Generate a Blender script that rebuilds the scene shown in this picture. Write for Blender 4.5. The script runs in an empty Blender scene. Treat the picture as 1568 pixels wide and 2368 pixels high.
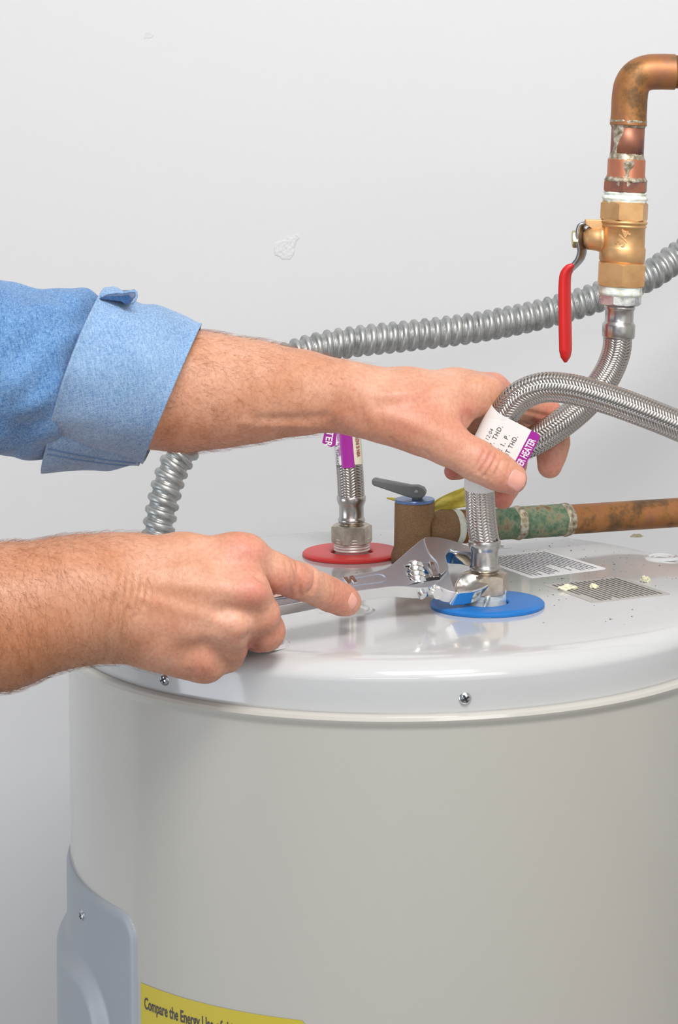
import bpy, bmesh, math, random
import numpy as np
from mathutils import Vector, Matrix, noise

# ------------------------------------------------------------------ camera
F = 5525.0                      # focal length in pixels of the 1568 px wide frame
PX, PY = 784.0, 229.0           # principal point (shifted lens)
ROLL = math.radians(0.65)
CAM = Vector((-0.0394, -1.70, 1.545))
TOPZ = 1.20                     # height of the heater's lid
sc = bpy.context.scene
cd = bpy.data.cameras.new('camera')
cam = bpy.data.objects.new('camera', cd)
sc.collection.objects.link(cam)
sc.camera = cam
cd.sensor_fit = 'HORIZONTAL'
cd.sensor_width = 36.0
cd.lens = F / 1568.0 * 36.0
cd.shift_x = 0.0
cd.shift_y = -(1184.0 - PY) / 1568.0
cd.clip_start = 0.05
cam.location = CAM
cam.rotation_euler = (math.pi / 2, ROLL, 0)

# ------------------------------------------------------------------ world, lights, exposure
w = bpy.data.worlds.new('world'); sc.world = w; w.use_nodes = True
bgn = w.node_tree.nodes['Background']
bgn.inputs[0].default_value = (0.80, 0.90, 1.0, 1); bgn.inputs[1].default_value = 0.6
sc.view_settings.view_transform = 'Standard'
sc.view_settings.look = 'None'
sc.view_settings.gamma = 1.0
sc.view_settings.use_curve_mapping = False
sc.view_settings.exposure = -0.16


def area(name, loc, target, sx, sy, power, color=(1, 1, 1)):
    l = bpy.data.lights.new(name, 'AREA'); l.shape = 'RECTANGLE'; l.size = sx; l.size_y = sy
    l.energy = power; l.color = color
    o = bpy.data.objects.new(name, l); sc.collection.objects.link(o)
    o.location = loc
    d = Vector(target) - Vector(loc)
    o.rotation_euler = d.to_track_quat('-Z', 'Y').to_euler()
    return o


area('key_softbox', (0.20, -1.20, 2.62), (0.0, 0.0, 1.15), 0.70, 0.55, 30, (1.0, 0.985, 0.96))
area('main_softbox', (0.85, -2.2, 2.35), (0.0, 0.0, 1.2), 1.0, 0.9, 12, (1.0, 0.98, 0.95))
area('fill_softbox', (1.6, -2.6, 1.30), (0.0, 0.0, 1.15), 2.0, 1.9, 9, (1.0, 0.975, 0.94))
area('side_light_added', (-2.2, -0.9, 0.80), (-0.2, 0.3, 0.9), 1.1, 1.4, 20, (0.86, 0.93, 1.0))  # added cool lamp: lifts the lower-left wall, gives the heater its bluish band
area('bounce_light', (-0.3, -2.8, 1.9), (-0.3, -2.2, 3.0), 1.0, 1.0, 22, (1.0, 0.99, 0.98))  # added lamp aimed at the ceiling to brighten metals and upper wall

C = sc.collection
rnd = random.Random(7)
PI = math.pi


# ------------------------------------------------------------------ helpers
def H(px, py, d):
    """point seen at photograph pixel (px, py) at distance d in front of the lens"""
    ix, iy = px - PX, PY - py
    x = ix * math.cos(ROLL) + iy * math.sin(ROLL)
    z = -ix * math.sin(ROLL) + iy * math.cos(ROLL)
    return Vector((CAM.x + x / F * d, CAM.y + d, CAM.z + z / F * d))


def ray(px, py):
    return (H(px, py, 1.0) - CAM)


def on_plane(px, py, p0, n):
    r = ray(px, py)
    t = (p0 - CAM).dot(n) / r.dot(n)
    return CAM + r * t


def on_lid(px, py, dz=0.0):
    return on_plane(px, py, Vector((0, 0, TOPZ + dz)), Vector((0, 0, 1)))


def mesh_obj(name, V, Fc, m, parent=None, smooth=True, kind=None, label=None):
    me = bpy.data.meshes.new(name)
    me.from_pydata([tuple(v) for v in V], [], Fc)
    me.update()
    if smooth:
        me.polygons.foreach_set('use_smooth', [True] * len(me.polygons))
        if smooth == 'auto':
            try:
                me.set_sharp_from_angle(angle=math.radians(35))
            except Exception:
                pass
    o = bpy.data.objects.new(name, me); C.objects.link(o)
    if m: me.materials.append(m)
    if parent: attach(o, parent)
    if kind: o['kind'] = kind
    if label: o['label'] = label
    return o


def attach(o, parent):
    o.parent = parent
    # every chain of parents here carries translations only
    t = Vector((0, 0, 0)); p = parent
    while p: t += p.location; p = p.parent
    o.location = o.location - t


def thing(name, loc, label, cat, group=None):
    o = bpy.data.objects.new(name, None); C.objects.link(o)
    o.empty_display_size = 0.02
    o.location = loc
    o['label'] = label; o['category'] = cat
    if group: o['group'] = group
    return o


def tag(o, label, cat, group=None):
    o['label'] = label; o['category'] = cat
    if group: o['group'] = group
    return o


def bm_obj(name, bm, m, parent=None, smooth='auto', **k):
    bmesh.ops.recalc_face_normals(bm, faces=bm.faces)
    me = bpy.data.meshes.new(name); bm.to_mesh(me); bm.free()
    if smooth:
        me.polygons.foreach_set('use_smooth', [True] * len(me.polygons))
        me.set_sharp_from_angle(angle=math.radians(35))
    o = bpy.data.objects.new(name, me); C.objects.link(o)
    if m: me.materials.append(m)
    if parent: attach(o, parent)
    for a, b in k.items():
        if b: o[a] = b
    return o


class Path:
    """smooth curve through points with rotation-minimising frames"""
    def __init__(self, pts, step=0.002, up=Vector((0, 1, 0))):
        P = [Vector(p) for p in pts]
        P = [P[0] * 2 - P[1]] + P + [P[-1] * 2 - P[-2]]
        out = []
        for i in range(1, len(P) - 2):
            p0, p1, p2, p3 = P[i - 1:i + 3]
            n = max(2, int((p2 - p1).length / step * 2))
            t0 = 0.0; t1 = t0 + max((p1 - p0).length, 1e-6) ** .5
            t2 = t1 + max((p2 - p1).length, 1e-6) ** .5; t3 = t2 + max((p3 - p2).length, 1e-6) ** .5
            for k in range(n):
                t = t1 + (t2 - t1) * k / n
                A1 = p0 * ((t1 - t) / (t1 - t0)) + p1 * ((t - t0) / (t1 - t0))
                A2 = p1 * ((t2 - t) / (t2 - t1)) + p2 * ((t - t1) / (t2 - t1))
                A3 = p2 * ((t3 - t) / (t3 - t2)) + p3 * ((t - t2) / (t3 - t2))
                B1 = A1 * ((t2 - t) / (t2 - t0)) + A2 * ((t - t0) / (t2 - t0))
                B2 = A2 * ((t3 - t) / (t3 - t1)) + A3 * ((t - t1) / (t3 - t1))
                out.append(B1 * ((t2 - t) / (t2 - t1)) + B2 * ((t - t1) / (t2 - t1)))
        out.append(P[-2])
        cum = [0.0]
        for a, b in zip(out, out[1:]): cum.append(cum[-1] + (b - a).length)
        self.L = cum[-1]
        n = max(2, int(self.L / step))
        self.c = []; j = 0
        for i in range(n + 1):
            s = self.L * i / n
            while j < len(cum) - 2 and cum[j + 1] < s: j += 1
            f = (s - cum[j]) / max(cum[j + 1] - cum[j], 1e-9)
            self.c.append(out[j].lerp(out[j + 1], min(max(f, 0), 1)))
        self.n = n; self.ds = self.L / n
        self.t = []
        for i in range(n + 1):
            a = self.c[max(i - 1, 0)]; b = self.c[min(i + 1, n)]
            self.t.append((b - a).normalized())
        N = (up - self.t[0] * up.dot(self.t[0])).normalized()
        self.N = [N]
        for i in range(1, n + 1):
            N = N - self.t[i] * N.dot(self.t[i]); N.normalize(); self.N.append(N)
        self.B = [t.cross(n_) for t, n_ in zip(self.t, self.N)]
        self.nc = np.array([tuple(v) for v in self.c]); self.nN = np.array([tuple(v) for v in self.N])
        self.nB = np.array([tuple(v) for v in self.B])

    def at(self, s):
        """arrays of centre, N, B at arclengths s"""
        f = np.clip(np.asarray(s) / self.ds, 0, self.n - 1e-6); i = f.astype(int); f = (f - i)[..., None]
        g = lambda A: A[i] * (1 - f) + A[i + 1] * f
        return g(self.nc), g(self.nN), g(self.nB)


def sweep(path, rad, nseg=32, s0=0.0, s1=None, step=None, cap=True):
    s1 = path.L if s1 is None else s1
    n = max(2, int((s1 - s0) / (step or path.ds)))
    S = np.linspace(s0, s1, n + 1)
    c, N, B = path.at(S)
    th = np.linspace(0, 2 * PI, nseg, endpoint=False)
    SS, TT = np.meshgrid(S, th, indexing='ij')
    R = rad(SS, TT) if callable(rad) else np.full(SS.shape, rad)
    V = c[:, None, :] + R[..., None] * (np.cos(TT)[..., None] * N[:, None, :] + np.sin(TT)[..., None] * B[:, None, :])
    V = V.reshape(-1, 3)
    Fc = []
    for i in range(n):
        for j in range(nseg):
            k = (j + 1) % nseg
            Fc.append((i * nseg + j, i * nseg + k, (i + 1) * nseg + k, (i + 1) * nseg + j))
    if cap:
        Fc.append(tuple(range(nseg - 1, -1, -1)))
        Fc.append(tuple(n * nseg + j for j in range(nseg)))
    return V, Fc


def lathe(p0, p1, prof, nseg=48, sides=None, rot=0.0):
    """prof: list of (distance along axis from p0, radius); sides=6 makes hexagonal rings"""
    p0 = Vector(p0); ax = (Vector(p1) - p0).normalized()
    u = ax.cross(Vector((0, 1, 0)))
    if u.length < .1: u = ax.cross(Vector((1, 0, 0)))
    u.normalize(); v = ax.cross(u)
    V = []; Fc = []
    ns = sides or nseg
    for (h, r) in prof:
        for j in range(ns):
            a = 2 * PI * j / ns + rot
            V.append(p0 + ax * h + (u * math.cos(a) + v * math.sin(a)) * r)
    m = len(prof)
    for i in range(m - 1):
        for j in range(ns):
            k = (j + 1) % ns
            Fc.append((i * ns + j, i * ns + k, (i + 1) * ns + k, (i + 1) * ns + j))
    Fc.append(tuple(range(ns - 1, -1, -1))); Fc.append(tuple((m - 1) * ns + j for j in range(ns)))
    return V, Fc


def fix(o):
    bm = bmesh.new(); bm.from_mesh(o.data); bmesh.ops.recalc_face_normals(bm, faces=bm.faces)
    bm.to_mesh(o.data); bm.free()
    return o


def hexnut(p0, p1, h, r, rin, rot=0.0):
    """hexagonal prism with chamfered corners (intersection of prism and a cone)"""
    p0 = Vector(p0); ax = (Vector(p1) - p0).normalized()
    u = ax.cross(Vector((0, 1, 0))).normalized(); v = ax.cross(u)
    N = 72; V = []; Fc = []
    apo = r * math.cos(PI / 6)
    def rr(a):
        b = (a % (PI / 3)) - PI / 6
        return apo / math.cos(b)
    rows = []
    for (hh, f) in ((0.0, 0), (0.0, .5), (0.0, 1), (1, 1), (1, .5), (1, 0)):
        row = []
        for j in range(N):
            a = 2 * PI * j / N
            R = rr(a)
            if f == 0: rad, z = rin, hh * h
            elif f == .5: rad, z = apo * .97, hh * h
            else:
                rad = R; drop = (R - apo * .97) * .55
                z = drop if hh == 0 else h - drop
            V.append(p0 + ax * z + (u * math.cos(a + rot) + v * math.sin(a + rot)) * rad)
    for i in range(5):
        for j in range(N):
            k = (j + 1) % N
            Fc.append((i * N + j, i * N + k, (i + 1) * N + k, (i + 1) * N + j))
    Fc.append(tuple(range(N - 1, -1, -1))); Fc.append(tuple(5 * N + j for j in range(N)))
    return V, Fc


def text_verts(s, size=1.0, bold=0.0, spacing=1.0):
    cu = bpy.data.curves.new('t', 'FONT'); cu.body = s; cu.size = size; cu.offset = bold
    cu.space_character = spacing; cu.resolution_u = 3
    o = bpy.data.objects.new('t', cu); C.objects.link(o)
    dg = bpy.context.evaluated_depsgraph_get()
    me = bpy.data.meshes.new_from_object(o.evaluated_get(dg))
    V = [tuple(v.co) for v in me.vertices]; Fc = [tuple(p.vertices) for p in me.polygons]
    bpy.data.objects.remove(o); bpy.data.curves.remove(cu); bpy.data.meshes.remove(me)
    return V, Fc


# ------------------------------------------------------------------ materials
def mat(name, col=(.8, .8, .8), rough=.5, metal=0.0, spec=.5, **kw):
    m = bpy.data.materials.new(name); m.use_nodes = True
    b = m.node_tree.nodes['Principled BSDF']
    b.inputs['Base Color'].default_value = (*col, 1)
    b.inputs['Roughness'].default_value = rough
    b.inputs['Metallic'].default_value = metal
    b.inputs['Specular IOR Level'].default_value = spec
    for k, v in kw.items():
        b.inputs[k.replace('_', ' ')].default_value = v
    return m


def nd(m, t, **kw):
    n = m.node_tree.nodes.new(t)
    for k, v in kw.items():
        if hasattr(n, k): setattr(n, k, v)
        else: n.inputs[k.replace('_', ' ')].default_value = v
    return n


def ln(m, a, b): m.node_tree.links.new(a, b)
def bsdf(m): return m.node_tree.nodes['Principled BSDF']


def add_bump(m, scale, strength, dist=.001, detail=4, tex='ShaderNodeTexNoise', stretch=None, prev=None):
    tc = nd(m, 'ShaderNodeTexCoord'); src = tc.outputs['Object']
    if stretch:
        mp = nd(m, 'ShaderNodeMapping'); mp.inputs['Scale'].default_value = stretch
        ln(m, src, mp.inputs[0]); src = mp.outputs[0]
    n = nd(m, tex); n.inputs['Scale'].default_value = scale
    if 'Detail' in n.inputs: n.inputs['Detail'].default_value = detail
    ln(m, src, n.inputs['Vector'])
    b = nd(m, 'ShaderNodeBump'); b.inputs['Strength'].default_value = strength; b.inputs['Distance'].default_value = dist
    ln(m, n.outputs[0], b.inputs['Height'])
    old = bsdf(m).inputs['Normal']
    if old.is_linked: ln(m, old.links[0].from_socket, b.inputs['Normal'])
    ln(m, b.outputs[0], old)
    return n


def ramp_noise(m, scale, stops, detail=4, rough=.6, stretch=None, w=None):
    """base colour from a noise through a colour ramp"""
    tc = nd(m, 'ShaderNodeTexCoord'); src = tc.outputs['Object']
    if stretch:
        mp = nd(m, 'ShaderNodeMapping'); mp.inputs['Scale'].default_value = stretch
        ln(m, src, mp.inputs[0]); src = mp.outputs[0]
    n = nd(m, 'ShaderNodeTexNoise'); n.inputs['Scale'].default_value = scale
    n.inputs['Detail'].default_value = detail; n.inputs['Roughness'].default_value = rough
    ln(m, src, n.inputs['Vector'])
    r = nd(m, 'ShaderNodeValToRGB'); cr = r.color_ramp
    while len(cr.elements) > 1: cr.elements.remove(cr.elements[-1])
    for i, (p, c) in enumerate(stops):
        e = cr.elements[0] if i == 0 else cr.elements.new(p)
        e.position = p; e.color = (*c, 1)
    ln(m, n.outputs['Fac'], r.inputs[0]); ln(m, r.outputs[0], bsdf(m).inputs['Base Color'])
    return r


M = {}
M['wall'] = mat('wall_paint', (.64, .635, .64), .55, spec=.3)
add_bump(M['wall'], 60, .10, .0015, 6); add_bump(M['wall'], 7, .10, .004, 3)
M['room'] = mat('room_paint', (.80, .79, .78), .7)
M['room_left_darkened'] = mat('room_left_dark_tone', (.34, .36, .40), .7)  # unseen wall, darkened on purpose so the heater's left side turns darker
M['floor'] = mat('floor_concrete', (.30, .29, .28), .7); ramp_noise(M['floor'], 3, [(.3, (.25, .24, .23)), (.7, (.36, .35, .34))])
M['lid'] = mat('lid_enamel', (.525, .527, .53), .13, spec=.5, Coat_Weight=.4, Coat_Roughness=.06)
add_bump(M['lid'], 35, .02, .002, 2)
M['rim'] = mat('body_enamel', (.50, .48, .435), .20, spec=.5, Coat_Weight=.4, Coat_Roughness=.05)
add_bump(M['rim'], 900, .05, .0002, 2)
M['panel'] = mat('panel_plastic_grey', (.30, .32, .35), .38, spec=.4)
M['steel'] = mat('galvanised_steel', (.60, .61, .60), .40, .80)
ramp_noise(M['steel'], 90, [(.3, (.27, .28, .27)), (.55, (.45, .465, .46)), (.8, (.36, .34, .31))])
M['chrome'] = mat('wrench_chrome', (.80, .79, .80), .20, 1.0)
add_bump(M['chrome'], 600, .10, .0002, 2)
M['bright'] = mat('wrench_bright_facet', (.86, .90, .93), .30, 1.0)
M['polish'] = mat('wrench_polished', (.88, .88, .87), .09, 1.0)
M['cast'] = mat('wrench_satin_face', (.60, .64, .72), .42, 1.0)
add_bump(M['cast'], 1500, .35, .0002, 2)
M['braid'] = mat('braid_stainless', (.47, .435, .405), .25, 1.0)
M['braid_core'] = mat('hose_core', (.10, .09, .085), .6, .4)
M['ferrule'] = mat('ferrule_stainless', (.50, .475, .45), .27, 1.0)
add_bump(M['ferrule'], 300, .08, .0003, 3, stretch=(1, 1, .05))
M['nut'] = mat('nut_nickel', (.62, .58, .52), .33, 1.0); ramp_noise(M['nut'], 160, [(.35, (.42, .35, .27)), (.65, (.60, .53, .44))])
M['thread'] = mat('taped_thread', (.66, .64, .60), .35, .35)
M['ptfe'] = mat('white_thread_tape', (.84, .83, .72), .45, Subsurface_Weight=.2)
ramp_noise(M['ptfe'], 130, [(.35, (.66, .64, .48)), (.5, (.86, .84, .74)), (.7, (.90, .90, .84))])
add_bump(M['ptfe'], 260, .6, .0012, 5)
M['red'] = mat('red_plastic', (.66, .030, .030), .38); add_bump(M['red'], 400, .15, .0004, 3)
M['vinyl'] = mat('red_vinyl_grip', (.56, .012, .012), .42); add_bump(M['vinyl'], 700, .18, .0003, 3)
M['blue'] = mat('blue_plastic', (.006, .15, .48), .42); add_bump(M['blue'], 400, .15, .0004, 3)
M['brass'] = mat('valve_brass', (.66, .38, .17), .42, .75)
ramp_noise(M['brass'], 55, [(.3, (.56, .30, .12)), (.6, (.72, .43, .20))]); add_bump(M['brass'], 1400, .3, .0002, 2)
M['bronze'] = mat('cast_bronze', (.24, .14, .075), .62, .45)
ramp_noise(M['bronze'], 1100, [(.40, (.24, .14, .07)), (.6, (.33, .20, .105))]); add_bump(M['bronze'], 900, .6, .0005, 3)
M['copper'] = mat('weathered_copper', (.45, .2, .09), .48, .55)
ramp_noise(M['copper'], 34, [(.28, (.06, .045, .03)), (.42, (.21, .105, .04)), (.50, (.38, .165, .055)), (.58, (.35, .145, .07)), (.70, (.20, .14, .065))], 7, .68)
add_bump(M['copper'], 300, .12, .0005, 4)
M['copper_dark'] = mat('heat_stained_copper', (.3, .13, .09), .45, .6)
ramp_noise(M['copper_dark'], 45, [(.3, (.13, .075, .085)), (.5, (.30, .12, .075)), (.7, (.38, .16, .10))], 5)
M['copper_pink'] = mat('clean_copper', (.52, .20, .11), .42, .6)
ramp_noise(M['copper_pink'], 60, [(.3, (.42, .15, .08)), (.7, (.56, .22, .13))], 5)
M['solder'] = mat('solder_flux', (.42, .38, .31), .5, .5)
ramp_noise(M['solder'], 240, [(.3, (.13, .09, .05)), (.48, (.34, .28, .19)), (.62, (.56, .52, .43)), (.75, (.66, .63, .56))], 6); add_bump(M['solder'], 220, .8, .0015, 5)
M['verdigris'] = mat('verdigris_copper', (.2, .3, .2), .68, .1)
ramp_noise(M['verdigris'], 75, [(.30, (.035, .075, .04)), (.42, (.085, .155, .09)), (.50, (.17, .23, .14)), (.55, (.26, .25, .15)), (.61, (.21, .13, .065)), (.75, (.10, .06, .03))], 7, .72)
add_bump(M['verdigris'], 200, .5, .001, 5)
M['grey_lever'] = mat('pewter_lever', (.17, .18, .175), .45, .7); add_bump(M['grey_lever'], 400, .3, .0004, 3)
M['blue_disc'] = mat('blue_anodised_disc', (.16, .25, .48), .30, .6)
M['screw'] = mat('zinc_screw', (.58, .60, .64), .22, 1.0)
M['dark'] = mat('recess_shade', (.03, .03, .035), .6)  # near-black colour for the shade inside screw slots
M['paper'] = mat('label_paper', (.80, .79, .78), .55)
M['cream'] = mat('label_paper_cream', (.80, .74, .58), .5)
M['purple'] = mat('label_purple', (.34, .018, .29), .38)
M['ink'] = mat('label_ink', (.055, .045, .05), .6)
M['ink_white'] = mat('label_white_ink', (.88, .80, .86), .5)
M['ink_red'] = mat('label_red_ink', (.35, .06, .05), .6)
M['sticker'] = mat('sticker_white', (.84, .84, .85), .4)
M['sticker_grey'] = mat('sticker_clear_grey', (.42, .40, .38), .5)
M['yellow'] = mat('energy_label_yellow', (.50, .40, .03), .6)
M['film'] = mat('yellow_film', (.93, .82, .20), .30, Transmission_Weight=.30, IOR=1.2)
add_bump(M['film'], 120, .7, .002, 3, stretch=(1, 1, 4))
M['clear'] = mat('clear_tape', (.75, .80, .84), .2, Transmission_Weight=.55, IOR=1.25)
add_bump(M['clear'], 250, .6, .001, 4)
M['crumb'] = mat('sealant', (.80, .76, .56), .6); add_bump(M['crumb'], 500, .6, .001, 4)
M['speck'] = mat('speck_dirt', (.10, .09, .085), .8)
M['nail'] = mat('fingernail', (.74, .36, .29), .25, Subsurface_Weight=.3, Coat_Weight=.3)
bsdf(M['nail']).inputs['Subsurface Scale'].default_value = .002
M['hair_brown'] = mat('arm_hair', (.34, .13, .05), .5)
M['hair_dark'] = mat('arm_hair_dark', (.16, .08, .04), .5)

# skin
m = M['skin'] = mat('skin', (.72, .38, .26), .42, spec=.42)
b = bsdf(m); b.inputs['Subsurface Weight'].default_value = .22
b.inputs['Subsurface Radius'].default_value = (1.0, .35, .2); b.inputs['Subsurface Scale'].default_value = .0016
tc = nd(m, 'ShaderNodeTexCoord')
n1 = nd(m, 'ShaderNodeTexNoise'); n1.inputs['Scale'].default_value = 38; n1.inputs['Detail'].default_value = 6
ln(m, tc.outputs['Object'], n1.inputs['Vector'])
n2 = nd(m, 'ShaderNodeTexNoise'); n2.inputs['Scale'].default_value = 420; n2.inputs['Detail'].default_value = 3
ln(m, tc.outputs['Object'], n2.inputs['Vector'])
r1 = nd(m, 'ShaderNodeValToRGB'); r1.color_ramp.elements[0].position = .3; r1.color_ramp.elements[1].position = .7
r1.color_ramp.elements[0].color = (.56, .265, .155, 1); r1.color_ramp.elements[1].color = (.69, .385, .265, 1)
ln(m, n1.outputs['Fac'], r1.inputs[0])
at = nd(m, 'ShaderNodeAttribute'); at.attribute_name = 'redness'
mx = nd(m, 'ShaderNodeMix', data_type='RGBA'); ln(m, at.outputs['Fac'], mx.inputs[0])
ln(m, r1.outputs[0], mx.inputs[6]); mx.inputs[7].default_value = (.60, .19, .145, 1)
at2 = nd(m, 'ShaderNodeAttribute'); at2.attribute_name = 'tan'
mt = nd(m, 'ShaderNodeMix', data_type='RGBA'); ln(m, at2.outputs['Fac'], mt.inputs[0])
ln(m, mx.outputs[2], mt.inputs[6]); mt.inputs[7].default_value = (.48, .195, .085, 1)
mx2 = nd(m, 'ShaderNodeMix', data_type='RGBA'); mx2.blend_type = 'MULTIPLY'; mx2.inputs[0].default_value = .35
r2 = nd(m, 'ShaderNodeValToRGB'); r2.color_ramp.elements[0].position = .35; r2.color_ramp.elements[1].position = .6
r2.color_ramp.elements[0].color = (.72, .55, .48, 1); r2.color_ramp.elements[1].color = (1, 1, 1, 1)
ln(m, n2.outputs['Fac'], r2.inputs[0]); ln(m, mt.outputs[2], mx2.inputs[6]); ln(m, r2.outputs[0], mx2.inputs[7])
ln(m, mx2.outputs[2], b.inputs['Base Color'])
vo = nd(m, 'ShaderNodeTexVoronoi'); vo.feature = 'DISTANCE_TO_EDGE'; vo.inputs['Scale'].default_value = 750
mp = nd(m, 'ShaderNodeMapping'); mp.inputs['Scale'].default_value = (2.2, 1, .6)
ln(m, tc.outputs['Object'], mp.inputs[0]); ln(m, mp.outputs[0], vo.inputs['Vector'])
bp = nd(m, 'ShaderNodeBump'); bp.inputs['Strength'].default_value = .35; bp.inputs['Distance'].default_value = .0004
ln(m, vo.outputs['Distance'], bp.inputs['Height'])
bp2 = nd(m, 'ShaderNodeBump'); bp2.inputs['Strength'].default_value = .30; bp2.inputs['Distance'].default_value = .0010
n3 = nd(m, 'ShaderNodeTexNoise'); n3.inputs['Scale'].default_value = 190; n3.inputs['Detail'].default_value = 4
ln(m, mp.outputs[0], n3.inputs['Vector']); ln(m, n3.outputs['Fac'], bp2.inputs['Height'])
ln(m, bp.outputs[0], bp2.inputs['Normal']); ln(m, bp2.outputs[0], b.inputs['Normal'])

# denim
def denim(name, lo, hi):
    m = mat(name, hi, .85, spec=.2, Sheen_Weight=.25, Sheen_Roughness=.5)
    b = bsdf(m)
    tc = nd(m, 'ShaderNodeTexCoord')
    mp = nd(m, 'ShaderNodeMapping'); mp.inputs['Rotation'].default_value = (0, math.radians(14), 0)
    mp.inputs['Scale'].default_value = (1, 1, 1); ln(m, tc.outputs['Object'], mp.inputs[0])
    s1 = nd(m, 'ShaderNodeMapping'); s1.inputs['Scale'].default_value = (300, 500, 2200); ln(m, mp.outputs[0], s1.inputs[0])
    a = nd(m, 'ShaderNodeTexNoise'); a.inputs['Scale'].default_value = 1; a.inputs['Detail'].default_value = 3; ln(m, s1.outputs[0], a.inputs['Vector'])
    s2 = nd(m, 'ShaderNodeMapping'); s2.inputs['Scale'].default_value = (1700, 500, 260); ln(m, mp.outputs[0], s2.inputs[0])
    c = nd(m, 'ShaderNodeTexNoise'); c.inputs['Scale'].default_value = 1; c.inputs['Detail'].default_value = 3; ln(m, s2.outputs[0], c.inputs['Vector'])
    big = nd(m, 'ShaderNodeTexNoise'); big.inputs['Scale'].default_value = 26; big.inputs['Detail'].default_value = 2; ln(m, mp.outputs[0], big.inputs['Vector'])
    ad = nd(m, 'ShaderNodeMath', operation='ADD'); ln(m, a.outputs['Fac'], ad.inputs[0]); ln(m, c.outputs['Fac'], ad.inputs[1])
    sc2 = nd(m, 'ShaderNodeMath', operation='MULTIPLY_ADD'); ln(m, big.outputs['Fac'], sc2.inputs[0]); sc2.inputs[1].default_value = .42; ln(m, ad.outputs[0], sc2.inputs[2])
    r = nd(m, 'ShaderNodeMapRange'); r.inputs['From Min'].default_value = .88; r.inputs['From Max'].default_value = 1.56; ln(m, sc2.outputs[0], r.inputs['Value'])
    x = nd(m, 'ShaderNodeMix', data_type='RGBA'); x.inputs[6].default_value = (*lo, 1); x.inputs[7].default_value = (*hi, 1)
    ln(m, r.outputs[0], x.inputs[0]); ln(m, x.outputs[2], b.inputs['Base Color'])
    bp = nd(m, 'ShaderNodeBump'); bp.inputs['Strength'].default_value = .5; bp.inputs['Distance'].default_value = .0006
    ln(m, ad.outputs[0], bp.inputs['Height']); ln(m, bp.outputs[0], b.inputs['Normal'])
    return m
M['denim'] = denim('denim_outside', (.030, .115, .30), (.20, .36, .60))
M['denim_cuff'] = denim('denim_inside', (.11, .22, .42), (.33, .48, .68))
M['denim_pleat_shade'] = denim('denim_shaded_pleat', (.02, .06, .17), (.05, .13, .30))  # darker outer blue, deepened further to paint the shade inside the pleat
M['stitch'] = mat('denim_seam', (.11, .20, .36), .9)

# ------------------------------------------------------------------ room
def box(name, lo, hi, m, **k):
    bm = bmesh.new(); bmesh.ops.create_cube(bm, size=1)
    for v in bm.verts:
        for i in range(3): v.co[i] = lo[i] + (v.co[i] + .5) * (hi[i] - lo[i])
    return bm_obj(name, bm, m, smooth=False, **k)

WY = 0.47
wall = box('wall_back', (-2.6, WY, 0), (2.2, WY + .1, 2.9), M['wall'], kind='structure')
box('floor', (-2.6, -4.2, -.1), (2.2, WY, 0), M['floor'], kind='structure')
box('ceiling', (-2.6, -4.2, 2.9), (2.2, WY + .1, 3.0), M['room'], kind='structure')
box('wall_left', (-2.7, -4.2, 0), (-2.6, WY, 2.9), M['room_left_darkened'], kind='structure')
box('wall_right', (2.2, -4.2, 0), (2.3, WY, 2.9), M['room'], kind='structure')

# patches of plaster on the wall
def patch(px, py, rx, ry, amp, seed, shape=0):
    c = H(px, py, WY - CAM.y); n = 44
    V = []; Fc = []
    sx = rx * 2.17 / F; sz = ry * 2.17 / F
    for i in range(n + 1):
        for j in range(n + 1):
            u = i / n * 2 - 1; v = j / n * 2 - 1
            q = Vector((u * 1.6, v * 1.6, seed))
            r = math.hypot(u, v) + .45 * noise.noise(q * 1.4)
            if shape and u < .1 and v > .1: r += .9 * min(1, (v - .1) * 3) * min(1, (.1 - u) * 4)
            e = max(0, min(1, (.75 - r) / .12))
            h = e * (amp * .5 + amp * .5 * abs(noise.noise(q * 3.5)) + amp * .35 * noise.noise(q * 9))
            V.append((c.x + u * sx, WY + .00025 - h, c.z + v * sz))
    for i in range(n):
        for j in range(n):
            a = i * (n + 1) + j
            Fc.append((a, a + n + 1, a + n + 2, a + 1))
    mesh_obj('plaster_patch', V, Fc, M['wall'], wall)
patch(663, 566, 38, 44, .0016, 3, 1)
patch(342, 82, 15, 9, .0010, 9)

# ------------------------------------------------------------------ water heater
R = .235
heater = thing('water_heater', (0, 0, 0), 'large grey-white cylindrical water heater filling the lower half', 'water heater')
bodyp = [(0, .015), (R, .015), (R, TOPZ - .0430), (R + .0008, TOPZ - .0405), (R + .0022, TOPZ - .0388),
         (R + .0030, TOPZ - .0365), (R + .0022, TOPZ - .0345), (R + .0006, TOPZ - .0335), (R - .003, TOPZ - .0335), (0, TOPZ - .0335)]
def revolve(prof, n=240):
    V = []; Fc = []
    for (r, z) in prof:
        for j in range(n):
            a = 2 * PI * j / n
            V.append((r * math.cos(a), r * math.sin(a), z))
    for i in range(len(prof) - 1):
        for j in range(n):
            k = (j + 1) % n
            Fc.append((i * n + j, i * n + k, (i + 1) * n + k, (i + 1) * n + j))
    return V, Fc
def dense(prof, nsub=1):
    return prof
V, Fc = revolve([(max(a, .0005), z) for a, z in bodyp])
bo = mesh_obj('body', V, Fc, M['rim'], heater, smooth='auto'); fix(bo)
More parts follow.
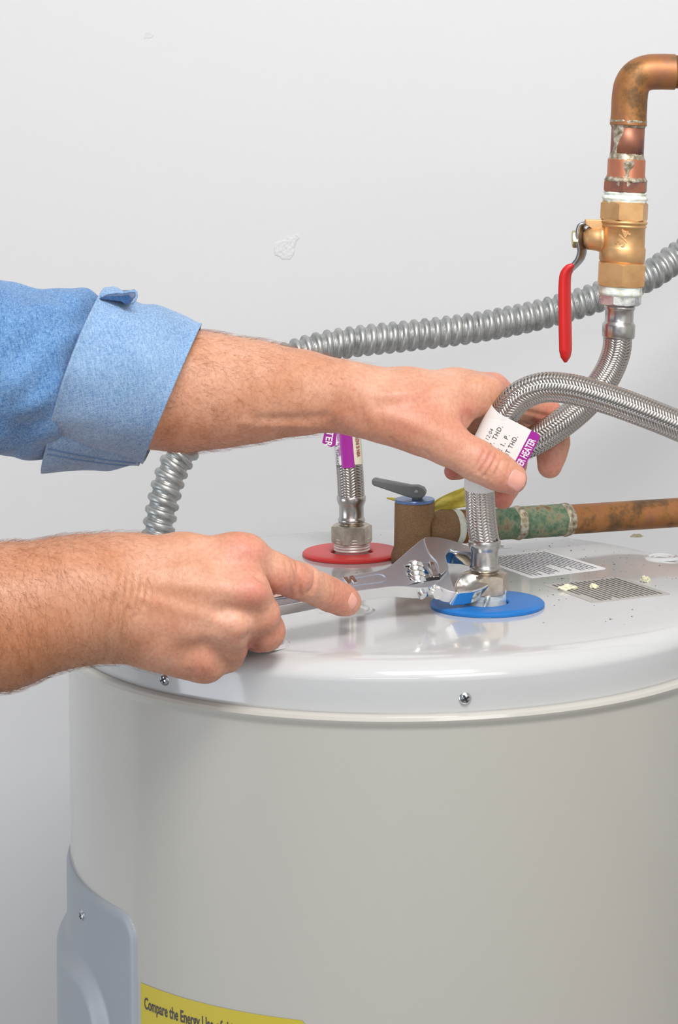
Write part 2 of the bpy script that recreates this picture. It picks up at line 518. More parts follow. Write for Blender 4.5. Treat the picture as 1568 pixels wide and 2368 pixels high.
lidp = [(.0005, TOPZ), (.10, TOPZ), (.190, TOPZ), (.205, TOPZ - .0002), (.215, TOPZ - .0007), (.2215, TOPZ - .0014), (.2258, TOPZ - .0027), (.2292, TOPZ - .0048), (.2318, TOPZ - .0076),
        (.2334, TOPZ - .0100), (.2339, TOPZ - .0120), (.2339, TOPZ - .0135), (.2331, TOPZ - .022), (.2318, TOPZ - .0318), (.2317, TOPZ - .0328), (.2312, TOPZ - .0338), (.230, TOPZ - .0336)]
V, Fc = revolve(lidp)
lid = mesh_obj('lid', V, Fc, M['lid'], heater, smooth='auto'); fix(lid)

# embossed rings in the lid
def emboss(px, py, r, wdt=.003, h=.0012):
    c = on_lid(px, py)
    V = []; Fc = []; n = 64; prof = [(r - wdt, -.0004), (r - wdt * .5, h * .7), (r, h), (r + wdt * .5, h * .7), (r + wdt, -.0004)]
    for (rr, z) in prof:
        for j in range(n):
            a = 2 * PI * j / n
            V.append((c.x + rr * math.cos(a), c.y + rr * math.sin(a), TOPZ + z))
    for i in range(len(prof) - 1):
        for j in range(n):
            k = (j + 1) % n
            Fc.append((i * n + j, i * n + k, (i + 1) * n + k, (i + 1) * n + j))
    fix(mesh_obj('embossed_ring', V, Fc, M['lid'], heater))
emboss(1530, 1289, .0112, .0022); emboss(1530, 1289, .0066, .0014, .0008)
emboss(800, 1412, .0165, .004, .0010)
emboss(600, 1489, .0170, .0030, .0012)

# screws in the rim
def screw(p, n, r, parent, name='screw', h=.0022):
    n = Vector(n).normalized(); V = []; Fc = []
    prof = [(-.001, r), (h * .25, r), (h * .6, r * .86), (h * .88, r * .55), (h, r * .2)]
    V, Fc = lathe(p, p + n, prof, 28)
    s = fix(mesh_obj(name, V, Fc, M['screw'], parent))
    u = n.cross(Vector((0, 0, 1))).normalized(); v = n.cross(u)
    a0 = .5
    e1 = u * math.cos(a0) + v * math.sin(a0); e2 = n.cross(e1)
    bm = bmesh.new()
    for (a, b_) in ((e1, e2), (e2, e1)):
        L = r * .62; W = r * .15
        vs = [bm.verts.new(p + a * (x * L) + b_ * (y * W) + n * (h * .80 + z)) for z in (0, h * .24) for x, y in ((-1, -1), (1, -1), (1, 1), (-1, 1))]
        for f in ((0, 1, 2, 3), (4, 5, 6, 7), (0, 1, 5, 4), (1, 2, 6, 5), (2, 3, 7, 6), (3, 0, 4, 7)):
            bm.faces.new([vs[k] for k in f])
    o = bm_obj('cross_recess_shade', bm, M['dark'], s, smooth=False)  # solid dark cross, no hole: the slot's shade is put into the colour
    return s
def rim_point(px, z, r):
    best = None
    for k in range(-900, 0):
        th = k / 900 * PI
        p = Vector((r * math.cos(th), r * math.sin(th), z))
        q = p - CAM
        ex = q.x / q.y * F; ez = q.z / q.y * F
        sx = PX + ex * math.cos(ROLL) - ez * math.sin(ROLL)
        if p.y < .05:
            if best is None or abs(sx - px) < best[0]: best = (abs(sx - px), p, th)
    return best[1], best[2]
for px in (382, 1074):
    p, th = rim_point(px, TOPZ - .0245, .2322)
    screw(p, (math.cos(th), math.sin(th), 0), .0041, heater)

# access panel: a raised shell bent round the body
def smooth01(x): x = max(0, min(1, x)); return x * x * (3 - 2 * x)
def panel():
    z1 = 1.0185; z0 = z1 - .30
    t1 = math.radians(-90 - 48.3); t0 = math.radians(-90 - 118)
    na, nz = 250, 200; V = []; Fc = []
    rc = .018
    for i in range(na + 1):
        for j in range(nz + 1):
            a = (t0 + (t1 - t0) * i / na); z = z0 + (z1 - z0) * (1 - (1 - j / nz) ** 1.6)
            # distance to rounded-rect edge, in metres
            s = (a - (t0 + t1) / 2) * R; hw = abs(t1 - t0) / 2 * R
            zz = z - (z0 + z1) / 2; hz = (z1 - z0) / 2
            # pull the corner in: clamp the point into the rounded rectangle
            qx = abs(s) - (hw - rc); qz = abs(zz) - (hz - rc)
            if qx > 0 and qz > 0:
                d = math.hypot(qx, qz)
                if d > rc:
                    k = rc / d; s = math.copysign(hw - rc + qx * k, s); zz = math.copysign(hz - rc + qz * k, zz); d = rc
                ed = rc - d
            else: ed = rc - max(qx, qz)
            e = .0034 * math.sqrt(max(0, 1 - (1 - min(1, ed / .0060)) ** 2)) - .0006
            # bulge
            bx = abs(s) - (hw - .071); bz = abs(zz) - (hz - .092)
            if bx > 0 and bz > 0: bd = math.hypot(bx, bz) - .030
            else: bd = max(bx, bz) - .030
            e += .0076 * smooth01(1 - bd / .014)
            a2 = (t0 + t1) / 2 + s / R
            V.append(((R + e) * math.cos(a2), (R + e) * math.sin(a2), zz + (z0 + z1) / 2))
    for i in range(na):
        for j in range(nz):
            a = i * (nz + 1) + j
            Fc.append((a, a + nz + 1, a + nz + 2, a + 1))
    o = mesh_obj('access_panel', V, Fc, M['panel'], heater, label='grey access cover')
    fix(o)
    # make sure the normals point outwards
    nrm = o.data.polygons[len(o.data.polygons) // 2]
    if nrm.normal.dot(Vector((nrm.center.x, nrm.center.y, 0))) < 0: o.data.flip_normals()
    p, th = rim_point(192, 1.0, R + .0023)
    screw(Vector((p.x, p.y, .9985)), (math.cos(th), math.sin(th), 0), .0034, o)
    # dark joint line round the cover
    return o
pan = panel()

# energy label wrapped on the body
def cyl(th, z, r): return Vector((r * math.cos(th), r * math.sin(th), z))
def energy_label():
    th0 = math.radians(-90 - 47.6); th1 = math.radians(-90 - 16.2); zt = .9765; zb = .80
    V = []; Fc = []; n = 40; corner = .004
    for i in range(n + 1):
        th = th0 + (th1 - th0) * i / n
        d = (th1 - th) * R
        zz = zt - (corner - math.sqrt(max(0, corner ** 2 - (corner - d) ** 2)) if d < corner else 0)
        for z, e in ((zt if False else zz, 0), (zb, 0)):
            V.append(cyl(th, z, R + .00035))
    for i in range(n): Fc.append((2 * i, 2 * i + 1, 2 * i + 3, 2 * i + 2))
    o = mesh_obj('energy_label', V, Fc, M['yellow'], heater, label='yellow energy rating label')
    def put(s, th_s, zbase, size, sx):
        Vt, Ft = text_verts(s, size, .00012 if False else size * .022, 1.0)
        W = [cyl(th_s + x * sx / R, zbase + y, R + .00055) for (x, y, _) in Vt]
        mesh_obj('printed_line', W, Ft, M['ink'], o, smooth=False)
    put('Compare the Energy Use of this Water Heater', th0 + .0035 / R * 1, zt - .0155, .0105, .56)
    put('with Others Before You Buy.', th0 + .0180 / R, zt - .0275, .0105, .56)
energy_label()

# stickers on the lid
def sticker(px4, m, ink, rows, seed, inset=.06, col2=None):
    P = [on_lid(x, y, .0002) for x, y in px4]
    def q(u, v, dz=0.0):
        p = (P[3] * (1 - u) + P[0] * u) * (1 - v) + (P[2] * (1 - u) + P[1] * u) * v
        return p + Vector((0, 0, dz))
    # rounded corner outline
    V = []; rr = .05
    for (cx, cy, a0) in ((1 - rr, 1 - rr, 0), (rr, 1 - rr, 90), (rr, rr, 180), (1 - rr, rr, 270)):
        for k in range(6):
            a = math.radians(a0 + k * 18)
            V.append(q(cx + rr * math.cos(a), cy + rr * math.sin(a)))
    lo = [v - Vector((0, 0, .0003)) for v in V]
    n = len(V)
    Fc = [tuple(range(n))] + [(i, (i + 1) % n, n + (i + 1) % n, n + i) for i in range(n)]
    o = fix(mesh_obj('warning_sticker', V + lo, Fc, m, heater, smooth=False))
    rg = random.Random(seed)
    V = []; Fc = []
    for r in range(rows):
        u0 = inset + (1 - 2 * inset) * (r + .5) / rows; hh = (1 - 2 * inset) / rows * .22
        v = inset; end = 1 - inset - (rg.random() * .35 if rg.random() < .35 else 0)
        while v < end:
            l = rg.uniform(.015, .06); e = min(v + l, end)
            k = len(V)
            V += [q(u0 - hh, v, .00015), q(u0 + hh, v, .00015), q(u0 + hh, e, .00015), q(u0 - hh, e, .00015)]
            Fc.append((k, k + 1, k + 2, k + 3)); v = e + rg.uniform(.006, .014)
    mesh_obj('fine_print', V, Fc, ink, o, smooth=False, kind='stuff')
    return o
M['ink_grey'] = mat('fine_print_grey', (.20, .20, .22), .6)
M['ink_olive'] = mat('fine_print_olive', (.10, .09, .06), .6)
sticker([(1262, 1272), (1405, 1315), (1228, 1337), (1098, 1291)], M['sticker'], M['ink_grey'], 17, 4)['label'] = 'white sticker'
sticker([(1430, 1333), (1554, 1374), (1372, 1394), (1256, 1352)], M['sticker_grey'], M['ink_olive'], 15, 8)['label'] = 'grey transparent sticker'
sticker([(1128, 1251), (1186, 1266), (1120, 1271), (1060, 1256)], M['sticker'], M['ink_grey'], 6, 2)['label'] = 'white sticker'

# scratches / specks of dirt on the lid
def specks():
    rg = random.Random(5); V = []; Fc = []
    for _ in range(330):
        px = rg.uniform(560, 1568); py = rg.gauss(1310, 60)
        if rg.random() < .5: px = rg.gauss(1350, 120)
        p = on_lid(px, py)
        if math.hypot(p.x, p.y) > .205: continue
        r = rg.uniform(.00018, .0005) * (1.7 if rg.random() < .08 else 1)
        k = len(V); a0 = rg.random() * 3
        sx = rg.uniform(.8, 1.7)
        for j in range(5):
            a = a0 + j * 2 * PI / 5
            V.append(p + Vector((r * sx * math.cos(a), r * math.sin(a), .00005)))
        V.append(p + Vector((0, 0, r * .7)))
        for j in range(5): Fc.append((k + j, k + (j + 1) % 5, k + 5))
    mesh_obj('dirt_specks', V, Fc, M['speck'], heater, kind='stuff')
specks()

# sealant crumbs lying on the lid
def crumb(px, py, rx, ry, rz, seed, label, rot=0.0):
    c = on_lid(px, py)
    bm = bmesh.new(); bmesh.ops.create_icosphere(bm, subdivisions=3, radius=1)
    for v in bm.verts:
        n = noise.noise(v.co * 1.8 + Vector((seed, 0, 0))) * .6 + noise.noise(v.co * 4 + Vector((seed, 3, 0))) * .3
        v.co *= 1 + n
        x, y, z = v.co.x * rx, v.co.y * ry, max(v.co.z, -.6) * rz
        v.co = Vector((x * math.cos(rot) - y * math.sin(rot), x * math.sin(rot) + y * math.cos(rot), z + rz * .6)) + c
    o = bm_obj('sealant_crumb', bm, M['crumb'], smooth=True)
    tag(o, label, 'crumb', 'sealant crumbs on the lid')
crumb(1312, 1364, .0066, .0028, .0022, 1.0, 'longest cream sealant crumb at the near corner of the grey sticker', .35)
crumb(1373, 1360, .0026, .0030, .0020, 5.0, 'small cream sealant crumb on the print of the grey sticker')
crumb(1493, 1345, .0034, .0030, .0026, 9.0, 'yellowish sealant crumb just past the far edge of the grey sticker')
crumb(1472, 1242, .0046, .0024, .0014, 12.0, 'pale flat sealant flake near the back edge of the lid')

# ------------------------------------------------------------------ plastic rings and pipe nipples
def px_r(r, d): return r * d / F

def annulus(name, px, py, ro, ri, m, label, off=(0, 0), h=.0034):
    c = on_lid(px, py)
    prof = [(ri, 0.0), (ri, h * .55), (ri + .001, h * .8), (ro - .004, h), (ro - .0012, h * .85), (ro, h * .5), (ro, 0.0)]
    n = 96; V = []; Fc = []
    for (r, z) in prof:
        for j in range(n):
            a = 2 * PI * j / n
            ox, oy = (off if r < ri + .002 else (0, 0))
            V.append((c.x + ox + r * math.cos(a), c.y + oy + r * math.sin(a), TOPZ + .0002 + z))
    m_ = len(prof)
    for i in range(m_):
        for j in range(n):
            k = (j + 1) % n; i2 = (i + 1) % m_
            Fc.append((i * n + j, i * n + k, i2 * n + k, i2 * n + j))
    o = fix(mesh_obj(name, V, Fc, m, smooth='auto'))
    return tag(o, label, 'plastic ring', 'pipe collars on the lid')
annulus('pipe_collar', 1127, 1401, .0388, .0158, M['blue'], 'bright blue plastic ring around the near pipe nut', (-.0015, 0))
annulus('pipe_collar', 814, 1283, .0375, .0158, M['red'], 'red plastic ring around the far pipe nut', (.0, 0))

def nipple(px, pyb, pyt, r, label=None):
    c = on_lid(px, pyb); d = c.y - CAM.y
    top = H(px, pyt, d)
    hh = top.z - TOPZ
    S = []; n = 9; z = 0.0
    prof = [(0, r * .93), (.003, r * .93)]
    pitch = .0021
    z = .004
    while z < hh + .004:
        prof += [(z, r * .95), (z + pitch * .3, r * 1.03), (z + pitch * .6, r * 1.03), (z + pitch * .95, r * .95)]
        z += pitch
    V, Fc = lathe((c.x, c.y, TOPZ), (c.x, c.y, TOPZ + 1), prof, 48)
    return c, d, V, Fc
cB, dB, V, Fc = nipple(1122, 1399, 1372, .0134)
fix(mesh_obj('pipe_nipple', V, Fc, M['thread'], heater))
cR, dR, V, Fc = nipple(814, 1285, 1255, .0133)
fix(mesh_obj('pipe_nipple', V, Fc, M['thread'], heater))

# ------------------------------------------------------------------ braided hoses
def braid(path, Rr, s0, s1, name, parent):
    N = 12; kap = PI * 2 / (N * .00205); a = .00036; W = .00092
    S = np.arange(s0, s1, .00055); ns = len(S)
    c, Nn, B = path.at(S)
    c2, _, _ = path.at(S + .0004)
    t = (c2 - c); t /= np.maximum(np.linalg.norm(t, axis=1, keepdims=True), 1e-9)
    Vs = []; Fc = []; base = 0
    ang = math.atan(kap * Rr)
    for sgn in (1, -1):
        for i in range(N):
            th = 2 * PI * i / N + sgn * kap * S
            ph = 2 * i + sgn * kap * S * N / PI
            h = sgn * a * np.clip(1.5 * np.sin(PI / 2 * ph + PI / 4), -1, 1)
            er = np.cos(th)[:, None] * Nn + np.sin(th)[:, None] * B
            et = -np.sin(th)[:, None] * Nn + np.cos(th)[:, None] * B
            dirn = t * math.cos(ang) + sgn * et * math.sin(ang)
            side = np.cross(er, dirn)
            P0 = c + er * (Rr + h)[:, None]
            rows = [P0 - side * W - er * .00022, P0 - side * W * .5 + er * .00010, P0 + side * W * .5 + er * .00010, P0 + side * W - er * .00022]
            V = np.stack(rows, 1).reshape(-1, 3)
            Vs.append(V)
            for k in range(ns - 1):
                o = base + k * 4
                for q in range(3):
                    Fc.append((o + q, o + q + 1, o + q + 5, o + q + 4))
            base += ns * 4
    return mesh_obj(name, np.concatenate(Vs), Fc, M['braid'], parent, kind='stuff', smooth=True)

def ferrule_prof(L, r):
    """wide skirt on the braid, a waist and a rolled bead at the nut"""
    return [(0, r * .96), (.0003, r * 1.14), (.001, r * 1.18), (.0035, r * 1.18), (.0055, r * 1.12), (.0072, r * 1.03), (.008, r * 1.0),
            (L - .0052, r * 1.0), (L - .0043, r * 1.03), (L - .0036, r * 1.09), (L - .0022, r * 1.11), (L - .0008, r * 1.06), (L, r * .92)]

HR = .0098
FP = lambda L: L
# hose that rises from the blue ring and arches away to the right
near_hose = thing('braided_hose', cB + Vector((0, 0, .01)), 'braided steel hose rising from the blue ring and arching right, white label near the thumb', 'hose', 'braided supply hoses')
ptsB = [Vector((cB.x, cB.y, H(1120, 1250, dB).z)), H(1115, 1215, dB), H(1111, 1165, dB), H(1110, 1120, 1.622), H(1118, 1070, 1.618), H(1136, 1015, 1.613), H(1163, 962, 1.608),
        H(1200, 918, 1.605), H(1250, 897, 1.603), H(1310, 898, 1.601), H(1400, 921, 1.597), H(1490, 953, 1.592), H(1570, 985, 1.588), H(1680, 1035, 1.58), H(1800, 1090, 1.57)]
pathB = Path(ptsB, .0015)
V, Fc = sweep(pathB, HR - .0004, 28, step=.002)
fix(mesh_obj('hose_core', V, Fc, M['braid_core'], near_hose))
braid(pathB, HR, 0, pathB.L, 'wire_braid', near_hose)
def end_fitting(c, d, parent, px, py_skirt, py_bead, py_nutb, hexr, rot):
    zs = H(px, py_skirt, d).z; zb = H(px, py_bead, d).z; zn = H(px, py_nutb, d).z
    L = zs - zb
    V, Fc = lathe((c.x, c.y, zs), (c.x, c.y, zs - 1), ferrule_prof(L, .0093), 56)
    fix(mesh_obj('ferrule', V, Fc, M['ferrule'], parent))
    V, Fc = lathe((c.x, c.y, zb + .0008), (c.x, c.y, zb - 1), [(0, .0083), (.004, .0083)], 40)
    fix(mesh_obj('nut_washer', V, Fc, M['nut'], parent, smooth='auto'))
    h = zb - .0008 - zn
    V, Fc = hexnut((c.x, c.y, zn), (c.x, c.y, zn + 1), h, hexr, .009, rot)
    fix(mesh_obj('hex_nut', V, Fc, M['nut'], parent, smooth='auto'))
end_fitting(cB, dB, near_hose, 1120, 1247, 1322, 1371, .0166, math.radians(14))

# hose from the ball valve, down behind the hand, and down to the red ring
far_hose = thing('braided_hose', cR + Vector((0, 0, .01)), 'braided steel hose from the brass valve, passing behind the hand to the red ring', 'hose', 'braided supply hoses')
ptsA = [H(1429, 772, 1.69), H(1426, 810, 1.69), H(1410, 855, 1.688), H(1380, 902, 1.680), H(1335, 950, 1.668), H(1280, 992, 1.658), H(1220, 1026, 1.656), H(1150, 1042, 1.664),
        H(1050, 1025, 1.695), H(960, 985, 1.740), H(890, 935, 1.775), H(840, 912, 1.798), H(808, 940, 1.805), H(802, 990, 1.805), H(806, 1050, 1.805),
        H(810, 1100, dR), Vector((cR.x, cR.y, H(812, 1150, dR).z))]
pathA = Path(ptsA, .0015)
V, Fc = sweep(pathA, HR - .0004, 28, step=.002)
fix(mesh_obj('hose_core', V, Fc, M['braid_core'], far_hose))
braid(pathA, HR, 0, pathA.L, 'wire_braid', far_hose)
end_fitting(cR, dR, far_hose, 812, 1145, 1210, 1256, .0156, math.radians(9))

# --- label on the near hose
def hose_label_near():
    iA = min(range(pathB.n), key=lambda i: (pathB.c[i] - H(1168, 955, 1.608)).length)
    iB = min(range(pathB.n), key=lambda i: (pathB.c[i] - H(1112, 1128, 1.622)).length)
    sA, sB = iA * pathB.ds, iB * pathB.ds
    V, Fc = sweep(pathB, HR + .0010, 40, s0=sB, s1=sA, step=.0015, cap=False)
    lab = thing_part = fix(mesh_obj('paper_label', V, Fc, M['paper'], near_hose, label='white paper label wrapped round the hose, with a purple edge'))
    # flag: straight tab whose plane is tangent to the front of the hose
    P1 = H(1140, 928, 1.6055); P2 = H(1100, 1005, 1.6085)
    t = (P1 - P2).normalized()                        # reading direction, up the label
    u = (H(1258, 995, 1.600) - P1); u = (u - t * u.dot(t)).normalized()   # across, to the right
    nrm = u.cross(t)
    if nrm.y > 0: nrm = -nrm
    ax0 = H(1168, 955, 1.608)                        # hose axis point at the top edge
    rr = HR + .0013
    def surf(x, s, off=0.0):
        """x: arc length across, zero at the hose front, s: along, zero at the top edge"""
        c = ax0 - t * s
        if x >= 0:
            return c + nrm * (rr + off - x * .10) + u * x
        a = x / rr
        return c + nrm * ((rr + off) * math.cos(a)) + u * ((rr + off) * math.sin(a))
    Lf = .0375; XW = .0282; nP = .0072
    def strip(x0, x1, nx, name, m, parent, round_=0.0, thick=.00025, off=0.0):
        V = []; Fc = []; ny = 10
        for i in range(nx + 1):
            x = x0 + (x1 - x0) * i / nx
            cut = 0.0
            if round_ and x > x1 - round_: dd = x - (x1 - round_); cut = round_ - math.sqrt(max(0, round_ ** 2 - dd ** 2))
            for j in range(ny + 1):
                s = cut + (Lf - 2 * cut) * j / ny
                V.append(surf(x, s, off))
        k0 = len(V)
        V += [v - nrm * thick for v in V]
        for i in range(nx):
            for j in range(ny):
                a = i * (ny + 1) + j
                Fc.append((a, a + ny + 1, a + ny + 2, a + 1)); b = a + k0
                Fc.append((b, b + 1, b + ny + 2, b + ny + 1))
        for i in range(nx):
            for j in (0, ny):
                a = i * (ny + 1) + j; Fc.append((a, a + ny + 1, a + ny + 1 + k0, a + k0))
        for j in range(ny):
            for i in (0, nx):
                a = i * (ny + 1) + j; Fc.append((a, a + 1, a + 1 + k0, a + k0))
        return fix(mesh_obj(name, V, Fc, m, parent, smooth='auto'))
    strip(-rr * 1.5, XW - nP, 26, 'label_flap', M['paper'], lab)
    strip(XW - nP, XW, 14, 'purple_band', M['purple'], lab, .0026)
    def put(txt, x0, s_end, size, m, sx=1.0, bold=0.0, name='printed_text', spc=1.0):
        Vt, Ft = text_verts(txt, size, bold, spc)
        wmax = max(v[0] for v in Vt) * sx; s0 = s_end + wmax
        W = []
        for (a, b_, _) in Vt:
            W.append(surf(x0 - b_, s0 - a * sx, .00012))
        mesh_obj(name, W, Ft, m, lab, smooth=False)
    put('12:04', -.0012, .0115, .0036, M['ink'], .95, spc=1.15)
    put('T. P. THD.', .0033, .0068, .0044, M['ink'], .92, .00004, spc=1.2)
    put('MALE I. P.', .0100, .0098, .0044, M['ink'], .92, .00004, spc=1.35)
    put('STRAIGHT THD.', .0153, .0082, .0044, M['ink'], .85, .00004, spc=1.15)
    put('WATER HEATER', XW - .0013, .0048, .0068, M['ink_white'], .58, .00016)
hose_label_near()

# --- label on the far hose
def hose_label_far():
    def find(px, py):
        half = pathA.n // 2
        p = H(px, py, 1.805)
        i = min(range(half, pathA.n + 1), key=lambda i: (pathA.c[i] - p).length)
        return i * pathA.ds
    s0, s1 = find(803, 965), find(811, 1082)
    rr = HR + .0007
    # strips around the hose: sector by sector, each with its own colour
    c0, N0, B0 = pathA.at(np.array([(s0 + s1) / 2]))
    N0 = Vector(N0[0]); B0 = Vector(B0[0])
    def ang(dx, dy):                       # angle whose direction is (dx, dy) in x and depth
        v = Vector((dx, dy, 0)); return math.atan2(v.dot(B0), v.dot(N0))
    def sector(a0, a1, m, name, r, e0=0.0, e1=0.0, parent=None):
        d = (a1 - a0 + PI) % (2 * PI) - PI
        n = 14; ms = 16; V = []; Fc = []
        S = np.linspace(s0, s1 + .0, ms + 1)
        for i in range(n + 1):
            a = a0 + d * i / n; f = i / n
            Sx = np.linspace(s0, s1 + e0 * (1 - f) + e1 * f, ms + 1)
            c, Nn, B = pathA.at(Sx)
            P = c + r * (math.cos(a) * Nn + math.sin(a) * B)
            V += [tuple(p) for p in P]
        for i in range(n):
            for j in range(ms):
                k = i * (ms + 1) + j; Fc.append((k, k + ms + 1, k + ms + 2, k + 1))
        return fix(mesh_obj(name, V, Fc, m, parent or far_hose))
    deg = math.radians
    f = lambda d: ang(math.sin(deg(d)), -math.cos(deg(d)))     # 0 = towards the lens, + = right
    lab = sector(f(-179.9), f(-28), M['paper'], 'paper_label', rr, .0, -.004)
    lab['label'] = 'white and purple paper label on the far hose'
    sector(f(20), f(179), M['cream'], 'cream_panel', rr, -.003, .0, lab)
    sector(f(-32), f(22), M['purple'], 'purple_band', rr + .0003, -.001, -.001, lab)
    # flag on the left: "HEATER"
    P = [H(745, 1028, 1.797), H(775, 1034, 1.799), H(792, 940, 1.799), H(762, 934, 1.797)]
    def quad(V, m, name, parent, t=.0003):
        lo = [v + Vector((0, t, 0)) for v in V]; n = len(V)
        Fc = [tuple(range(n)), tuple(range(2 * n - 1, n - 1, -1))] + [(i, (i + 1) % n, n + (i + 1) % n, n + i) for i in range(n)]
        return fix(mesh_obj(name, V + lo, Fc, m, parent, smooth=False))
    quad([H(749, 1005, 1.797), H(745, 1024, 1.797), H(766, 1034, 1.797), H(776, 1030, 1.797), H(786, 940, 1.797), H(756, 936, 1.797)], M['purple'], 'purple_tab', lab)
    quad([H(775, 1031, 1.7972), H(783, 1027, 1.797), H(796, 940, 1.797), H(785, 940, 1.7972)], M['paper'], 'label_tab', lab)
    def put(txt, pa, pb, size, m, bold=0.0, d=1.796, sx=1.0):
        A = H(*pa, d); B = H(*pb, d); e = (B - A).normalized(); up = Vector((0, -1, 0)).cross(e)
        up = -up if up.dot(Vector((1, 0, 0))) < 0 else up
        Vt, Ft = text_verts(txt, size, bold)
        W = [A + e * x * sx + up * y for (x, y, _) in Vt]
        mesh_obj('printed_text', W, Ft, m, lab, smooth=False)
    put('HEATER', (762, 958), (753, 1019), .0072, M['ink_white'], .00015, 1.7965, .92)
    # small lettering running down the hose
    def put_h(txt, deg_, s_start, size, m, sx=1.0, flip=False, bold=0.0):
        Vt, Ft = text_verts(txt, size, bold)
        S = np.array([s_start + v[0] * sx for v in Vt])
        c, Nn, B = pathA.at(S)
        a = np.array([f(deg_ + v[1] / rr * 180 / PI) for v in Vt])
        W = c + (rr + .0005) * (np.cos(a)[:, None] * Nn + np.sin(a)[:, None] * B)
        mesh_obj('printed_text', W, Ft, m, lab, smooth=False)
    put_h('FOR 3/4 IN. THREADS', -60, s0 + .004, .0040, M['ink'], .85)
    put_h('Connect to nipple', -42, s0 + .006, .0034, M['purple'], .85, bold=.00006)
    put_h('PRZNI SI NIIA', 36, s0 + .012, .0046, M['ink_red'], .62, bold=.0001)
hose_label_far()

# clear tape round the near nipple, with a loose strand
def clear_tape():
    o = None
    V, Fc = [], []
    n = 40; rows = 7
    for i in range(rows):
        z = TOPZ + .0005 + .0105 * i / (rows - 1)
        for j in range(n):
            a = 2 * PI * j / n
            r = .0144 + .0006 * noise.noise(Vector((math.cos(a) * 3, math.sin(a) * 3, i * .5))) * 2
            V.append((cB.x + r * math.cos(a), cB.y + r * math.sin(a), z))
    for i in range(rows - 1):
        for j in range(n):
            k = (j + 1) % n
            Fc.append((i * n + j, i * n + k, (i + 1) * n + k, (i + 1) * n + j))
    fix(mesh_obj('thread_tape', V, Fc, M['clear'], heater, label='clear tape wrapped round the near nipple'))
    pts = [H(1128, 1378, dB - .0165), H(1125, 1395, dB - .0168), H(1117, 1408, dB - .0175), H(1104, 1424, dB - .0190)]
    # strand as a thin ribbon
    p = Path(pts, .001); wv = Vector((1, 0, .2)).normalized(); V = []; Fc = []
    for i, c in enumerate(p.c):
        f = i / p.n; wd = .0006 + .0019 * abs(math.sin(f * 5.2 + .6)) * (1 - f * .75)
        V += [c - wv * wd, c + wv * wd, c + wv * wd * .4 + Vector((0, .0006, 0))]
    for i in range(p.n):
        a = i * 3
        Fc += [(a, a + 1, a + 4, a + 3), (a + 1, a + 2, a + 5, a + 4), (a + 2, a, a + 3, a + 5)]
    mesh_obj('tape_strand', V, Fc, M['ptfe'], heater, label='loose strand of tape')
clear_tape()

# ------------------------------------------------------------------ flexible conduit
V = []
ptsC = [H(2050, 300, 2.175), H(1960, 340, 2.12), H(1860, 395, 2.06), H(1760, 462, 2.02), H(1680, 515, 1.99), H(1600, 572, 1.975), H(1550, 605, 1.965), H(1507, 634, 1.955), H(1440, 664, 1.945), H(1362, 694, 1.935), H(1250, 727, 1.925), H(1100, 757, 1.905),
        H(950, 776, 1.89), H(820, 790, 1.875), H(730, 806, 1.865), H(640, 838, 1.85), H(560, 885, 1.835), H(490, 950, 1.825), H(440, 1018, 1.815), H(400, 1085, 1.808), H(380, 1150, 1.802),
        H(368, 1215, 1.798), H(363, 1262, 1.796), H(363, 1293, 1.795)]
pathC = Path(ptsC, .0010)
pitch = .0090
def crad(S, T):
    ph = (S / pitch + T / (2 * PI)) % 1.0
    x = np.abs(ph * 2 - 1)                 # 0 at crest
    crest = np.sqrt(np.clip(1 - np.abs(x / .60) ** 2.6, 0, 1))
    lip = np.exp(-((ph - .86) / .035) ** 2) * .00055 - np.exp(-((ph - .95) / .04) ** 2) * .0004
    return .01000 + .00255 * crest + lip
V, Fc = sweep(pathC, crad, 48, step=.00040)
con = fix(mesh_obj('flexible_conduit', V, Fc, M['steel']))
tag(con, 'corrugated grey metal conduit running across the wall and down to the lid', 'conduit')

# ------------------------------------------------------------------ relief valve
rv = thing('relief_valve', on_lid(956, 1297), 'brown bronze relief valve with a grey lever behind the wrench', 'valve')
cV = on_lid(957, 1300); dV = cV.y - CAM.y
zt = H(960, 1160, dV).z
hV = zt - TOPZ
rb = 46.5 / F * dV
V, Fc = lathe((cV.x, cV.y, TOPZ), (cV.x + .0012, cV.y, zt), [(0, rb * 1.12), (.006, rb * 1.14), (.0095, rb * 1.06), (.012, rb), (hV - .0012, rb), (hV, rb * .97)], 64)
fix(mesh_obj('valve_body', V, Fc, M['bronze'], rv))
V, Fc = lathe((cV.x + .0012, cV.y, zt), (cV.x + .0012, cV.y, zt + 1), [(0, rb * .99), (.0015, rb * 1.0), (.0022, rb * .97)], 64)
fix(mesh_obj('cap_disc', V, Fc, M['blue_disc'], rv, smooth='auto'))
# lever: flat bar tapering to the left, with pivot boss
def wnorm(o, ang=50):
    o.data.set_sharp_from_angle(angle=math.radians(ang))
    md = o.modifiers.new('normals', 'WEIGHTED_NORMAL'); md.keep_sharp = True; md.weight = 90
    return o
def bar(points, half, thick_dir, name, m, parent, bev=.0006, widths=None):
    """points: outline polygon (world), extruded symmetrically along thick_dir"""
    bm = bmesh.new(); td = thick_dir.normalized() * half
    a = [bm.verts.new(p + td) for p in points]; b_ = [bm.verts.new(p - td) for p in points]
    n = len(points)
    bm.faces.new(a); bm.faces.new(b_[::-1])
    for i in range(n): bm.faces.new((a[i], b_[i], b_[(i + 1) % n], a[(i + 1) % n]))
    bmesh.ops.recalc_face_normals(bm, faces=bm.faces)
    if bev:
        sharp = [e for e in bm.edges if len(e.link_faces) == 2 and e.calc_face_angle(0) > .7]
        bmesh.ops.bevel(bm, geom=sharp, offset=bev, segments=2, profile=.6, affect='EDGES')
    return wnorm(bm_obj(name, bm, m, parent))
